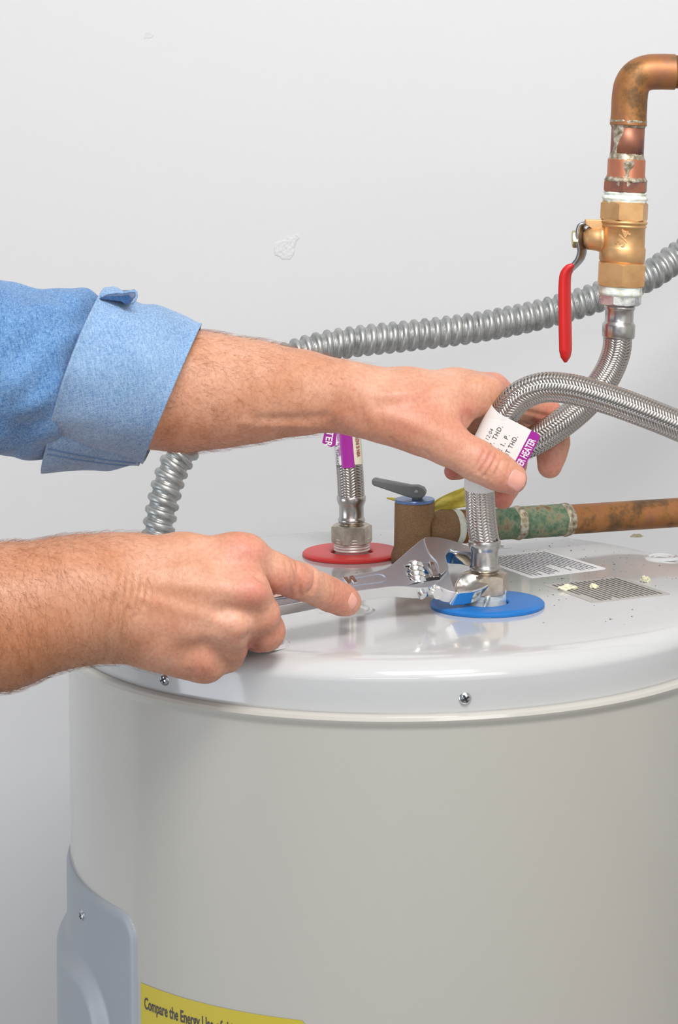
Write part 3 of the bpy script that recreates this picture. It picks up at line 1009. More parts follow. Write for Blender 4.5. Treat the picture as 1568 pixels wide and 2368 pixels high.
lvp = [(861, 1107), (868, 1106), (950, 1122), (967, 1122), (980, 1127), (986, 1136), (984, 1145), (975, 1151), (955, 1150), (940, 1146), (866, 1121), (862, 1117)]
lever = bar([H(x, y, dV - .002) for x, y in lvp], .0052, Vector((.15, 1, 0)), 'lever', M['grey_lever'], rv, .0012)
p = H(963, 1137, dV - .0070)
V, Fc = lathe(p, p + Vector((-.1, -1, 0)), [(-.001, .0016), (.0006, .0016), (.0009, .0010)], 20)
fix(mesh_obj('pivot_pin', V, Fc, M['steel'], lever))
V, Fc = lathe(H(965, 1163, dV), H(965, 1100, dV), [(0, .0042), (.0035, .0040), (.006, .0036)], 24)
fix(mesh_obj('stem', V, Fc, M['grey_lever'], rv))
# outlet
A = H(985, 1223, dV); A2 = H(1568, 1185, 1.87)
ax = (A2 - A).normalized()
def along(px):
    # distance along the outlet axis where it crosses image column px
    lo, hi = 0.0, .4
    for _ in range(40):
        mid = (lo + hi) / 2; q = A + ax * mid - CAM
        if PX + q.x / q.y * F - (q.z / q.y * F) * math.sin(ROLL) < px: lo = mid
        else: hi = mid
    return lo
V, Fc = lathe(A, A2, [(0, .0115), (along(1004), .0118), (along(1012), .0124), (along(1020), .0133), (along(1024), .0137), (along(1030), .0137), (along(1033), .0133), (along(1046), .0131)], 48)
fix(mesh_obj('outlet', V, Fc, M['bronze'], rv))
V, Fc = lathe(A, A2, [(along(1044), .0126), (along(1047), .0132), (along(1055), .0134), (along(1062), .0126)], 48)
fix(mesh_obj('tape_ring', V, Fc, M['ptfe'], rv, label='white thread tape'))
# raised rectangle cast on the valve
def cast_frame():
    cyc = cV + Vector((.0006, 0, 0)); V = []; Fc = []
    def P_(px, py, e):
        q = H(px, py, dV); th = math.asin(max(-1, min(1, (q.x - cyc.x) / rb)))
        return Vector((cyc.x + (rb + e) * math.sin(th), cyc.y - (rb + e) * math.cos(th), q.z))
    for (x0, y0, x1, y1) in ((957, 1228, 998, 1231), (957, 1228, 960, 1265)):
        n = 8; k = len(V)
        for i in range(n + 1):
            f = i / n
            if x1 - x0 > y1 - y0: a, b_ = (x0 + (x1 - x0) * f, y0), (x0 + (x1 - x0) * f, y1)
            else: a, b_ = (x0, y0 + (y1 - y0) * f), (x1, y0 + (y1 - y0) * f)
            V += [P_(*a, -.0003), P_(*a, .0006), P_(*b_, .0006), P_(*b_, -.0003)]
        for i in range(n):
            o = k + i * 4
            for q in range(3): Fc.append((o + q, o + q + 1, o + q + 5, o + q + 4))
    fix(mesh_obj('cast_frame', V, Fc, M['bronze'], rv, smooth=False))
cast_frame()

# discharge pipe
dp = thing('copper_pipe', A + ax * along(1100), 'horizontal copper pipe with green verdigris leading right from the relief valve', 'pipe', 'copper pipes')
V, Fc = lathe(A, A2, [(along(1060), .0112), (along(1064), .0126), (along(1082), .0124), (along(1090), .0118)], 48)
fix(mesh_obj('adapter', V, Fc, M['copper'], dp))
g = lambda x: along(x)
def lumpy(s0, s1, r0, amp, seed, step=.0012, n=48):
    k = max(3, int((s1 - s0) / step)); V = []; Fc = []
    u = ax.cross(Vector((0, 1, 0))).normalized(); v = ax.cross(u)
    for i in range(k + 1):
        s = s0 + (s1 - s0) * i / k; f = i / k
        for j in range(n):
            a = 2 * PI * j / n
            q = Vector((math.cos(a) * 2, math.sin(a) * 2, s * 220 + seed))
            r = (r0(f) if callable(r0) else r0) + amp * noise.noise(q)
            V.append(A + ax * s + (u * math.cos(a) + v * math.sin(a)) * r)
    for i in range(k):
        for j in range(n):
            l = (j + 1) % n
            Fc.append((i * n + j, i * n + l, (i + 1) * n + l, (i + 1) * n + j))
    return V, Fc
V, Fc = lumpy(g(1086), g(1200), .0119, .0002, 1)
fix(mesh_obj('coupling', V, Fc, M['verdigris'], dp, label='green corroded coupling'))
V, Fc = lumpy(g(1186), g(1208), lambda f: .0118 + .0012 * math.sin(f * PI), .0006, 4)
fix(mesh_obj('solder_joint', V, Fc, M['solder'], dp))
V, Fc = lumpy(g(1200), g(1306), .0122, .0002, 7)
fix(mesh_obj('coupling', V, Fc, M['verdigris'], dp, label='green corroded coupling'))
V, Fc = lumpy(g(1293), g(1318), lambda f: .0114 + .0014 * math.sin(f * PI), .0006, 9)
fix(mesh_obj('solder_joint', V, Fc, M['solder'], dp))
V, Fc = lumpy(g(1310), g(1310) + .5, .0113, .00005, 11, .004)
fix(mesh_obj('tube', V, Fc, M['copper'], dp, label='brown copper tube'))

# yellow plastic tag behind the relief valve
def film():
    P = [(1000, 1160), (1030, 1134), (1082, 1120), (1084, 1172), (1040, 1182), (1008, 1180)]
    V = []; Fc = []; n = 16
    for i in range(n + 1):
        f = i / n
        top = Vector((998 + 88 * f, 1166 - 44 * f ** .7, 0)); bot = Vector((1004 + 82 * f, 1186 - 16 * f, 0))
        for j in range(9):
            g_ = j / 8
            x, y = top.x * (1 - g_) + bot.x * g_, top.y * (1 - g_) + bot.y * g_
            dd = dV + .016 + .004 * math.sin(f * 9 + g_ * 5) + .003 * math.sin(g_ * 11)
            V.append(H(x, y, dd))
    for i in range(n):
        for j in range(8):
            a = i * 9 + j; Fc.append((a, a + 9, a + 10, a + 1))
    k = len(V)
    # small torn end on the left
    for i in range(5):
        f = i / 4
        for j in range(2):
            V.append(H(894 + 24 * f, 1150 + 1 * f + (3 + 6 * f) * j, dV + .022 + .001 * j))
    for i in range(4):
        a = k + i * 2; Fc.append((a, a + 2, a + 3, a + 1))
    # hidden strip that joins both behind the valve
    k2 = len(V)
    for i in range(5):
        f = i / 4
        for j in range(2):
            V.append(H(916 + 92 * f, 1156 + 8 * f + 14 * j, dV + .0225 - .003 * f))
    for i in range(4):
        a = k2 + i * 2; Fc.append((a, a + 2, a + 3, a + 1))
    o = fix(mesh_obj('plastic_tag', V, Fc, M['film']))
    md = o.modifiers.new('thickness', 'SOLIDIFY'); md.thickness = .0003
    tag(o, 'crumpled yellow plastic tag sticking out behind the relief valve', 'tag')
film()

# ------------------------------------------------------------------ copper riser, ball valve
DR = 1.69
A0 = H(1457, 205, DR); A1 = H(1430, 780, DR)
vax = (A1 - A0).normalized()
def dy(py): return (A0.z - H(1440, py, DR).z) / abs(vax.z)
def pr_(r): return r * DR / F
def stack(profile): return [(dy(y), pr_(r)) for y, r in profile]
cp = thing('copper_pipe', H(1450, 330, DR), 'vertical copper pipe with a brown elbow and soldered joints above the brass valve', 'pipe', 'copper pipes')
# elbow and horizontal run
el = [H(1453, 290, DR), H(1455, 250, DR), H(1456.5, 224, DR), H(1461, 199, DR), H(1475, 178, DR), H(1497, 168, DR), H(1525, 166, DR + .0005), H(1560, 166.5, DR + .001)]
pe = Path(el, .0008)
V, Fc = sweep(pe, lambda S, T: pr_(41.5) + .0004 * np.exp(-((S) / .004) ** 2) + S * 0, 48, cap=True)
fix(mesh_obj('elbow', V, Fc, M['copper'], cp, label='brown weathered elbow'))
V, Fc = lathe(H(1545, 166, DR + .0008), H(1800, 168, DR + .005), [(0, pr_(38.5)), (1.0, pr_(38.5))], 48)
fix(mesh_obj('tube', V, Fc, M['copper'], cp))
def vlathe(name, prof, m, parent, lump=0.0, seed=0, **k):
    ns = 56; V, Fc = lathe(A0, A1, stack(prof), ns)
    if lump:
        for i in range(len(V)):
            q = V[i]; q0 = A0 + vax * (q - A0).dot(vax); rd = (q - q0)
            V[i] = q0 + rd * (1 + lump * noise.noise(q * 420 + Vector((seed, 0, 0))))
    return fix(mesh_obj(name, V, Fc, m, parent, **k))
vlathe('solder_joint', [(276, 41), (280, 43), (286, 41.5), (290, 40), (295, 39)], M['solder'], cp, .05)
vlathe('tube', [(280, 38.6), (372, 38.6)], M['copper_dark'], cp)
vlathe('solder_joint', [(355, 38.8), (364, 40), (368, 42), (371, 43)], M['solder'], cp, .05, 3)
vlathe('adapter', [(368, 42.6), (370, 43.6), (405, 43.8), (412, 46), (418, 49)], M['copper_pink'], cp)
V, Fc = hexnut(A0 + vax * dy(445), A0, dy(445) - dy(417), pr_(54), pr_(30), .3)
fix(mesh_obj('hex_collar', V, Fc, M['copper_dark'], cp, smooth='auto'))
vlathe('solder_ring', [(409, 45), (413, 47.5), (417, 50), (421, 48)], M['solder'], cp, .04, 6)
prof = []
for i in range(13): prof.append((444 + i * 2.3, 48 + 4 * math.sin(i * 1.3) * .4 + (3 if 3 < i < 10 else 0)))
vlathe('thread_tape', prof, M['ptfe'], cp, .06, 8, label='white thread tape')

# dried solder drip on the copper
def drip(p):
    V = []; Fc = []
    n = 20
    for i in range(n + 1):
        f = i / n; py = p[0][1] + (p[1][1] - p[0][1]) * f; px = p[0][0] + (p[1][0] - p[0][0]) * f
        wpx = p[2] * (1 + .35 * math.sin(f * 7)) * (1 - .5 * f)
        cx_ = H(px, py, DR); ctr = A0 + vax * (cx_ - A0).dot(vax)
        rad_ = pr_(p[3])
        for j in range(7):
            a = ((px - 1448 + (j - 3) / 3 * wpx) / p[3]); a = max(-.98, min(.98, a)); th = math.asin(a)
            V.append(ctr + Vector((math.sin(th), -math.cos(th), 0)) * (rad_ + .0004 * (1 - ((j - 3) / 3) ** 2)))
    for i in range(n):
        for j in range(6):
            a = i * 7 + j; Fc.append((a, a + 7, a + 8, a + 1))
    return V, Fc
for q in (((1424, 285), (1415, 360), 9, 38.8), ((1449, 371), (1444, 412), 11, 44.2), ((1438, 418), (1438, 444), 13, 49)):
    V, Fc = drip(q); fix(mesh_obj('solder_drip', V, Fc, M['solder'], cp))

# ball valve
bv = thing('ball_valve', H(1436, 700, DR), 'brass ball valve with a red-gripped lever handle hanging down', 'valve')
def octo(y0, y1, r, name, rot):
    V, Fc = hexnut(A0 + vax * dy(y1), A0, dy(y1) - dy(y0), pr_(r), pr_(30), rot)
    return V, Fc
bvb = vlathe('valve_body', [(505, 49), (509, 52), (511, 54.5), (515, 55), (517, 53), (519, 50.5), (521, 53), (524, 53), (526, 50.5), (568, 50.5), (571, 52), (575, 53.5), (602, 53), (606, 50), (612, 45)], M['brass'], bv)
V, Fc = octo(466, 511, 57.5, '', .2)
fix(mesh_obj('upper_hex', V, Fc, M['brass'], bv, smooth='auto'))
V, Fc = octo(606, 662, 60.5, '', .45)
fix(mesh_obj('lower_hex', V, Fc, M['brass'], bv, smooth='auto'))
# raised numerals on the body "3/4"
def cast_text():
    Vt, Ft = text_verts('3/4', .0095, .0003)
    W = []
    up2 = []
    ctr = A0 + vax * dy(546)
    ca, sa = math.cos(math.radians(62)), math.sin(math.radians(62))
    for lay in (0, 1):
        for (x, y, _) in Vt:
            x -= .0068; y -= .0032
            X = x * ca - y * sa; Z = x * sa + y * ca
            X -= .0016
            rr = pr_(50.5); th = X / rr
            W.append(ctr + Vector((math.sin(th), -math.cos(th), 0)) * (rr + (.0007 if lay else -.0004)) + Vector((0, 0, Z)))
    n = len(Vt)
    Fc = [tuple(i + n for i in f) for f in Ft]
    from collections import Counter
    ec = Counter()
    for f in Ft:
        for a, b_ in zip(f, f[1:] + f[:1]): ec[(a, b_)] += 1
    for (a, b_) in list(ec):
        if (b_, a) not in ec: Fc.append((a, b_, b_ + n, a + n))
    fix(mesh_obj('cast_numerals', W, Fc, M['brass'], bv, smooth=False))
cast_text()
# stem, stop, lever
V, Fc = lathe(H(1395, 552, DR), H(1340, 551, DR), [(0, pr_(34)), (pr_(8), pr_(31)), (pr_(16), pr_(28)), (pr_(36), pr_(26)), (pr_(42), pr_(18)), (pr_(46), pr_(14))], 40)
fix(mesh_obj('stem_housing', V, Fc, M['brass'], bv))
bar([H(x, y, DR) for x, y in ((1400, 508), (1400, 530), (1368, 529), (1360, 523), (1353, 518), (1353, 507))], .0042, Vector((0, 1, 0)), 'handle_stop', M['brass'], bv, .0006)
V, Fc = hexnut(H(1336, 553, DR), H(1300, 553, DR), pr_(13), pr_(21), pr_(6), .3)
M['zinc_yellow'] = mat('yellow_zinc', (.55, .48, .22), .3, 1.0)
fix(mesh_obj('handle_nut', V, Fc, M['zinc_yellow'], bv, smooth='auto'))
# steel lever: plate following an S curve, its width runs in depth
def strap(profile, name, m, parent, thick, caps=True, roundness=0.0):
    """profile rows: (px, py, half width in px along depth, thickness px)"""
    P = Path([H(a, b_, DR) for a, b_, *_ in profile], .0008)
    cum = [0.0]
    for (p0, p1) in zip(profile, profile[1:]): cum.append(cum[-1] + math.hypot(p1[0] - p0[0], p1[1] - p0[1]))
    V = []; Fc = []; ns = 20
    tot = cum[-1]
    for i in range(P.n + 1):
        f = i / P.n * tot; k = 0
        while k < len(cum) - 2 and cum[k + 1] < f: k += 1
        g_ = (f - cum[k]) / max(cum[k + 1] - cum[k], 1e-6)
        w_ = pr_(profile[k][2] * (1 - g_) + profile[k + 1][2] * g_); t_ = pr_(profile[k][3] * (1 - g_) + profile[k + 1][3] * g_)
        tt = P.t[i]; yv = Vector((.55, .835, 0)); yv = (yv - tt * yv.dot(tt)).normalized(); xv = tt.cross(yv)
        for j in range(ns):
            a = 2 * PI * j / ns; ex = 2 / (2 + 2.5 * (1 - roundness))
            cx_ = math.copysign(abs(math.cos(a)) ** ex, math.cos(a)); sx_ = math.copysign(abs(math.sin(a)) ** ex, math.sin(a))
            V.append(P.c[i] + yv * (w_ * cx_) + xv * (t_ * sx_))
    for i in range(P.n):
        for j in range(ns):
            l = (j + 1) % ns
            Fc.append((i * ns + j, i * ns + l, (i + 1) * ns + l, (i + 1) * ns + j))
    Fc.append(tuple(range(ns - 1, -1, -1))); Fc.append(tuple(P.n * ns + j for j in range(ns)))
    return fix(mesh_obj(name, V, Fc, m, parent))
M['lever_steel'] = mat('lever_steel', (.36, .37, .40), .26, 1.0)
lv = strap([(1356, 516, 14, 4), (1346, 523, 20, 4.5), (1343, 540, 22, 4.5), (1344, 560, 22, 4.5), (1346, 580, 20, 4.5), (1341, 598, 19, 4.5), (1330, 612, 17, 5), (1316, 626, 16, 5), (1309, 640, 16, 5)], 'lever_handle', M['lever_steel'], bv, 4)
strap([(1327, 614, 17, 5), (1318, 620, 19, 8.5), (1309, 633, 20, 9.5), (1306, 655, 20, 10), (1306, 700, 21, 10.5), (1307, 760, 21.5, 10.5), (1308, 810, 21, 10.5), (1308, 826, 15, 8.5), (1308, 838, 4, 2.5)], 'vinyl_grip', M['vinyl'], lv, 8, roundness=.6)['label'] = 'red vinyl grip'

# fitting below the valve (part of the far hose)
vlathe('thread_tape', [(658, 50), (664, 50), (670, 49.5), (676, 50.5), (683, 49)], M['ptfe'], far_hose, .03, 2, label='white thread tape')
V, Fc = hexnut(A0 + vax * dy(705), A0, dy(705) - dy(680), pr_(50), pr_(30), .1)
M['nut_smear'] = mat('smeared_nut', (.6, .6, .57), .35, .6)
ramp_noise(M['nut_smear'], 110, [(.38, (.36, .36, .37)), (.5, (.66, .65, .62)), (.7, (.80, .79, .72))], 5); add_bump(M['nut_smear'], 200, .5, .001, 4)
fix(mesh_obj('hex_nut', V, Fc, M['nut_smear'], far_hose, smooth='auto'))
vlathe('ferrule', [(704, 31), (706, 34), (710, 36), (714, 35), (717, 33), (742, 33), (745, 34), (749, 37.5), (753, 38), (777, 38), (781, 36), (782, 33)], M['ferrule'], far_hose)

# ------------------------------------------------------------------ adjustable wrench
wr = thing('adjustable_wrench', H(840, 1350, 1.56), 'chrome adjustable wrench gripping the nut at the blue ring', 'wrench')
Pw1 = H(640, 1398, 1.512); Pw2 = H(1010, 1322, 1.600)
wa = (Pw2 - Pw1).normalized()
up0 = (Vector((0, 0, 1)) - wa * wa.z).normalized()
wn = (Matrix.Rotation(math.radians(0), 3, wa) @ up0)
best = None
tocam = (CAM - Pw2).normalized()
for k in range(-90, 91):
    v = Matrix.Rotation(math.radians(k), 3, wa) @ up0
    e = abs(math.degrees(math.asin(max(-1, min(1, v.dot(tocam))))) - 36)
    if v.z > .3 and v.dot(tocam) > 0 and (best is None or e < best[0]): best = (e, v)
wn = best[1]; ww = wa.cross(wn)       # ww points towards the far/upper side
def wp(px, py): return on_plane(px, py, Pw2, wn)
def plate(outline, t_top, t_bot, name, m, parent, holes=(), bev=.0007, edge_m=None, seg=2):
    """outline in photo pixels on the wrench's face plane; t_top/t_bot: offsets along the normal"""
    bm = bmesh.new()
    def ring(pts, off): return [bm.verts.new(wp(*p) + wn * off) for p in pts]
    loops = [outline] + list(holes)
    tops = [ring(l, t_top) for l in loops]; bots = [ring(l, t_bot) for l in loops]
    for rings, flip in ((tops, False), (bots, True)):
        es = []
        for rg_ in rings:
            for a, b_ in zip(rg_, rg_[1:] + rg_[:1]): es.append(bm.edges.new((a, b_)))
        bmesh.ops.triangle_fill(bm, use_beauty=True, use_dissolve=False, edges=es)
    for tr, br in zip(tops, bots):
        n = len(tr)
        for i in range(n): bm.faces.new((tr[i], tr[(i + 1) % n], br[(i + 1) % n], br[i]))
    bmesh.ops.recalc_face_normals(bm, faces=bm.faces)
    bmesh.ops.dissolve_limit(bm, angle_limit=.01, verts=bm.verts, edges=bm.edges)
    if bev:
        sharp = [e for e in bm.edges if len(e.link_faces) == 2 and e.calc_face_angle(0) > .9 and abs((e.verts[0].co - e.verts[1].co).normalized().dot(wn)) < .5]
        try: bmesh.ops.bevel(bm, geom=sharp, offset=bev, segments=seg, profile=.6, affect='EDGES')
        except Exception: pass
    o = bm_obj(name, bm, m, parent)
    if edge_m:
        o.data.materials.append(edge_m)
        for p_ in o.data.polygons:
            if abs(p_.normal.dot(wn)) < .80: p_.material_index = 1
    return wnorm(o)
def curve(pts, n=4, closed=True):
    out = []; m_ = len(pts)
    for i in range(m_):
        p0, p1, p2, p3 = (pts[(i + k - 1) % m_] for k in range(4))
        if len(p1) > 2 and p1[2] == 0 or (len(p1) > 2 and len(p2) > 2):   # straight segment marker
            out.append(p1[:2]); continue
        for k in range(n):
            t = k / n
            out.append(tuple(.5 * ((2 * p1[q]) + (-p0[q] + p2[q]) * t + (2 * p0[q] - 5 * p1[q] + 4 * p2[q] - p3[q]) * t * t + (-p0[q] + 3 * p1[q] - 3 * p2[q] + p3[q]) * t ** 3) for q in (0, 1)))
    return out
# head with fixed jaw and handle
head = [(903, 1307), (925, 1289), (950, 1267), (972, 1249), (981, 1244), (995, 1241), (1014, 1242), (1043, 1248), (1079, 1261), (1102, 1272), (1112, 1282), (1108, 1288),
        (1079, 1281), (1052, 1279), (1041, 1275), (1034, 1281), (1032, 1289), (1038, 1312), (1034, 1325), (1024, 1336), (1012, 1345), (1006, 1352), (990, 1358), (965, 1359), (930, 1356), (900, 1357), (870, 1361),
        (840, 1365), (790, 1373), (700, 1391), (640, 1402), (600, 1408), (575, 1411), (562, 1404), (560, 1392), (570, 1380), (590, 1374), (640, 1364), (700, 1352), (790, 1335), (840, 1325), (868, 1320), (886, 1315)]
win = [(936, 1307), (985, 1302), (1004, 1303), (1013, 1325), (1014, 1338), (1000, 1340), (950, 1341), (944, 1334)]
hd = plate(curve(head, 3), 0.0, -.0100, 'wrench_body', M['cast'], wr, holes=[win], bev=.0009, edge_m=M['polish'])
# polished bevel of the fixed jaw: slightly proud facet
jf = [(980, 1248), (992, 1244), (1014, 1245), (1043, 1251), (1079, 1264), (1104, 1276), (1106, 1284), (1079, 1278), (1052, 1276), (1040, 1271), (1031, 1280), (1029, 1290), (1034, 1312), (1030, 1322), (1018, 1330), (1012, 1305), (1000, 1290), (990, 1277)]
plate(curve(jf, 3), .0009, -.002, 'fixed_jaw_face', M['bright'], hd, bev=.0006)
hn = hd
# raised rim of the long recess on the handle
def groove():
    o1 = [(895, 1333), (889, 1327), (875, 1325), (840, 1331), (780, 1342), (700, 1357), (630, 1371), (625, 1381), (635, 1387), (700, 1377), (780, 1362), (840, 1352), (880, 1347), (893, 1341)]
    cx_, cy_ = 760, 1356
    i1 = []
    for (x, y) in o1:
        # inset towards the middle line
        yc = 1336 + (880 - x) * .17
        i1.append((x - (3.5 if x > 870 else (-4 if x < 640 else 0)), y + (3.5 if y < yc else -3.5)))
    plate(curve(o1, 2), .0005, -.003, 'recess_rim', M['cast'], hn, holes=[curve(i1, 2)], bev=.0003)
groove()
# raised letters on the handle
def handle_text():
    for (px, py, s) in ((788, 1362, 'I\u00bd'), (800, 1359, ''),):
        pass
    O = wp(778, 1363); e = -wa; upv = -ww
    for txt, (ox, oy) in (('INI', (826, 1346)), ('STEEL', (683, 1372))):
        Vt, Ft = text_verts(txt, .0075, .0004)
        base = wp(ox, oy)
        n = len(Vt); W = []
        for lay in (-.0002, .0008):
            W += [base - wa * x * .9 - ww * y + wn * lay for (x, y, _) in Vt]
        Fc = [tuple(i + n for i in f) for f in Ft]
        ed = set()
        for f in Ft:
            for a, b_ in zip(f, f[1:] + f[:1]): ed.add((a, b_))
        for (a, b_) in ed:
            if (b_, a) not in ed: Fc.append((a, b_, b_ + n, a + n))
        fix(mesh_obj('raised_lettering', W, Fc, M['polish'], hn, smooth=False))
handle_text()
# movable jaw
fin = [(1035, 1311), (1039, 1320), (1047, 1345), (1055, 1367), (1040, 1364), (1012, 1352), (1007, 1348), (1022, 1336), (1030, 1324)]
fn = plate(fin, -.0008, -.011, 'movable_jaw', M['cast'], wr, bev=.0006, edge_m=M['chrome'])
jaw = [(1053, 1350), (1062, 1334), (1072, 1325), (1090, 1324), (1110, 1329), (1130, 1336), (1137, 1341), (1134, 1350), (1118, 1360), (1095, 1367), (1074, 1369), (1056, 1369)]
plate(curve(jaw, 3), -.0004, -.0125, 'jaw_tip', M['polish'], fn, bev=.0012, seg=3)
# slide of the movable jaw under the head
def wline(pa, pb, off, r, name, m, parent, n=24, prof=None):
    a = wp(*pa) + wn * off; b_ = wp(*pb) + wn * off
    L = (b_ - a).length
    V, Fc = lathe(a, b_, prof(L) if prof else [(0, r * .9), (.0005, r), (L - .0005, r), (L, r * .9)], n)
    return fix(mesh_obj(name, V, Fc, m, parent, smooth='auto' if not prof else True))
# knurled worm screw in the window
def worm(L):
    pr2 = []; n = 4
    for i in range(n):
        z = L * i / n
        pr2 += [(z, .0044), (z + L / n * .12, .0060), (z + L / n * .3, .0063), (z + L / n * .5, .0061), (z + L / n * .65, .0044)]
    pr2.append((L, .0044))
    return pr2
wc0 = wp(962, 1301) - wn * .0030; wc1 = wp(970, 1346) - wn * .0030
V, Fc = lathe(wc0, wc1, worm((wc1 - wc0).length), 40)
fix(mesh_obj('worm_screw', V, Fc, M['polish'], wr))
plate([(992, 1300), (1004, 1303), (1015, 1335), (1001, 1337)], .0010, -.003, 'worm_stop', M['polish'], hd, bev=.0004)
# small screw and slide end in the lower edge
def edge_pt(px, py, out=.0):
    # point on the lower edge wall of the wrench (plane through the face's lower edge, spanned by wa and wn)
    p0 = wp(975, 1359); n_ = -ww
    q = on_plane(px, py, p0, n_)
    return q + n_ * out
q = wp(980, 1358.5) - wn * .0052
V, Fc = lathe(q + ww * .003, q - ww * 1, [(0, .0028), (.0032, .0028), (.0038, .0022)], 24)
fix(mesh_obj('edge_screw', V, Fc, M['chrome'], wr, smooth='auto'))
a = wp(1014, 1356) - wn * .0060; sd = (-ww * .8 - wn * .55 + wa * .12).normalized()
V, Fc = lathe(a - sd * .003, a + sd, [(0, .0037), (.0125, .0037), (.0137, .0030)], 28)
fix(mesh_obj('slide_pin', V, Fc, M['polish'], wr, smooth='auto'))

# ------------------------------------------------------------------ the person's arms and hands
class Field:
    """signed distance field on a grid, built from tapered capsules"""
    def __init__(self, lo, hi, h):
        self.h = h; self.lo = np.array(lo, float)
        self.n = np.ceil((np.array(hi) - self.lo) / h).astype(int) + 1
        self.ax = [self.lo[i] + np.arange(self.n[i]) * h for i in range(3)]

    def new(self): return np.full(tuple(self.n), .05, np.float32)

    def sub(self, pts, margin):
        pts = np.array([tuple(p) for p in pts]); a = pts.min(0) - margin; b = pts.max(0) + margin
        i0 = np.clip(np.floor((a - self.lo) / self.h).astype(int), 0, self.n - 1)
        i1 = np.clip(np.ceil((b - self.lo) / self.h).astype(int) + 1, 1, self.n)
        sl = tuple(slice(x, y) for x, y in zip(i0, i1))
        X = self.ax[0][sl[0]][:, None, None]; Y = self.ax[1][sl[1]][None, :, None]; Z = self.ax[2][sl[2]][None, None, :]
        return sl, X, Y, Z

    @staticmethod
    def seg(X, Y, Z, a, b):
        d = b - a; L2 = max(d.dot(d), 1e-12)
        t = ((X - a.x) * d.x + (Y - a.y) * d.y + (Z - a.z) * d.z) / L2
        t = np.clip(t, 0, 1)
        return np.sqrt((X - a.x - t * d.x) ** 2 + (Y - a.y - t * d.y) ** 2 + (Z - a.z - t * d.z) ** 2), t

    def cone(self, A, a, b, ra, rb, k):
        sl, X, Y, Z = self.sub([a, b], max(ra, rb) + k + 3 * self.h)
        D, t = self.seg(X, Y, Z, a, b)
        t2 = t * t * (3 - 2 * t)
        D = D - (ra + (rb - ra) * t)
        self.smin(A, sl, D, k)

    @staticmethod
    def smin(A, sl, D, k):
        o = A[sl]
        h = np.maximum(k - np.abs(o - D), 0) / k
        A[sl] = np.minimum(o, D) - h * h * k * .25

    def merge(self, A, Bf, k):
        h = np.maximum(k - np.abs(A - Bf), 0) / k
        return np.minimum(A, Bf) - h * h * k * .25

    def dentpoly(self, A, pts, sig, amp):
        sl, X, Y, Z = self.sub(pts, sig * 3.2)
        best = None
        for a, b in zip(pts, pts[1:]):
            D, t = self.seg(X, Y, Z, a, b)
            best = D if best is None else np.minimum(best, D)
        e = amp * np.exp(-best * best / (2 * sig * sig))
        A[sl] += e.astype(np.float32)

    def dent(self, A, a, b, sig, amp):
        """amp > 0 presses a groove in, amp < 0 raises a ridge"""
        sl, X, Y, Z = self.sub([a, b], sig * 3.2)
        D, t = self.seg(X, Y, Z, a, b)
        A[sl] += (amp * np.exp(-D * D / (2 * sig * sig))).astype(np.float32)


def surface(A, fld):
    h = fld.h
    ins = A < 0
    cnt = np.zeros(tuple(s - 1 for s in A.shape), np.uint8)
    for dx in (0, 1):
        for dy_ in (0, 1):
            for dz in (0, 1):
                cnt += ins[dx:A.shape[0] - 1 + dx, dy_:A.shape[1] - 1 + dy_, dz:A.shape[2] - 1 + dz]
    act = (cnt > 0) & (cnt < 8)
    idx = np.argwhere(act)
    ids = -np.ones(act.shape, np.int64); ids[act] = np.arange(len(idx))
    acc = np.zeros((len(idx), 3)); num = np.zeros(len(idx))
    corners = [(0, 0, 0), (1, 0, 0), (0, 1, 0), (1, 1, 0), (0, 0, 1), (1, 0, 1), (0, 1, 1), (1, 1, 1)]
    val = [A[idx[:, 0] + c[0], idx[:, 1] + c[1], idx[:, 2] + c[2]] for c in corners]
    for i in range(8):
        for j in range(i + 1, 8):
            if sum(abs(p - q) for p, q in zip(corners[i], corners[j])) != 1: continue
            a, b = val[i], val[j]; m_ = (a < 0) != (b < 0)
            t = np.where(m_, a / np.where(m_, a - b, 1), 0)[:, None]
            p = np.array(corners[i]) + t * (np.array(corners[j]) - np.array(corners[i]))
            acc += np.where(m_[:, None], p, 0); num += m_
    V = (idx + acc / num[:, None]) * h + fld.lo
    quads = []
    for axn in range(3):
        b_, c_ = (axn + 1) % 3, (axn + 2) % 3
        s0 = [slice(None)] * 3; s1 = [slice(None)] * 3
        s0[axn] = slice(0, -1); s1[axn] = slice(1, None)
        x = ins[tuple(s0)] != ins[tuple(s1)]
        e = np.argwhere(x)
        e = e[(e[:, b_] > 0) & (e[:, c_] > 0) & (e[:, b_] < A.shape[b_] - 1) & (e[:, c_] < A.shape[c_] - 1)]
        inside0 = ins[e[:, 0], e[:, 1], e[:, 2]]
        def cell(ob, oc):
            q = e.copy(); q[:, b_] += ob; q[:, c_] += oc
            return ids[q[:, 0], q[:, 1], q[:, 2]]
        Q = np.stack([cell(-1, -1), cell(0, -1), cell(0, 0), cell(-1, 0)], 1)
        Q[~inside0] = Q[~inside0][:, ::-1]
        quads.append(Q)
    Q = np.concatenate(quads); Q = Q[(Q >= 0).all(1)]
    # one light smoothing pass
    for lam in (.5, -.35):
        acc = np.zeros_like(V); num = np.zeros(len(V))
        for k in range(4):
            i, j = Q[:, k], Q[:, (k + 1) % 4]
            np.add.at(acc, i, V[j]); np.add.at(num, i, 1)
            np.add.at(acc, j, V[i]); np.add.at(num, j, 1)
        V = V + lam * (acc / np.maximum(num, 1)[:, None] - V)
    return V, Q


def rr_(px, d): return px * d / F

def chain(fld, A, pts, k):
    """pts: (px, py, depth, radius px)"""
    P = [(H(a, b, d), rr_(r, d)) for a, b, d, r in pts]
    for (p, r), (q, s) in zip(P, P[1:]): fld.cone(A, p, q, r, s, k)

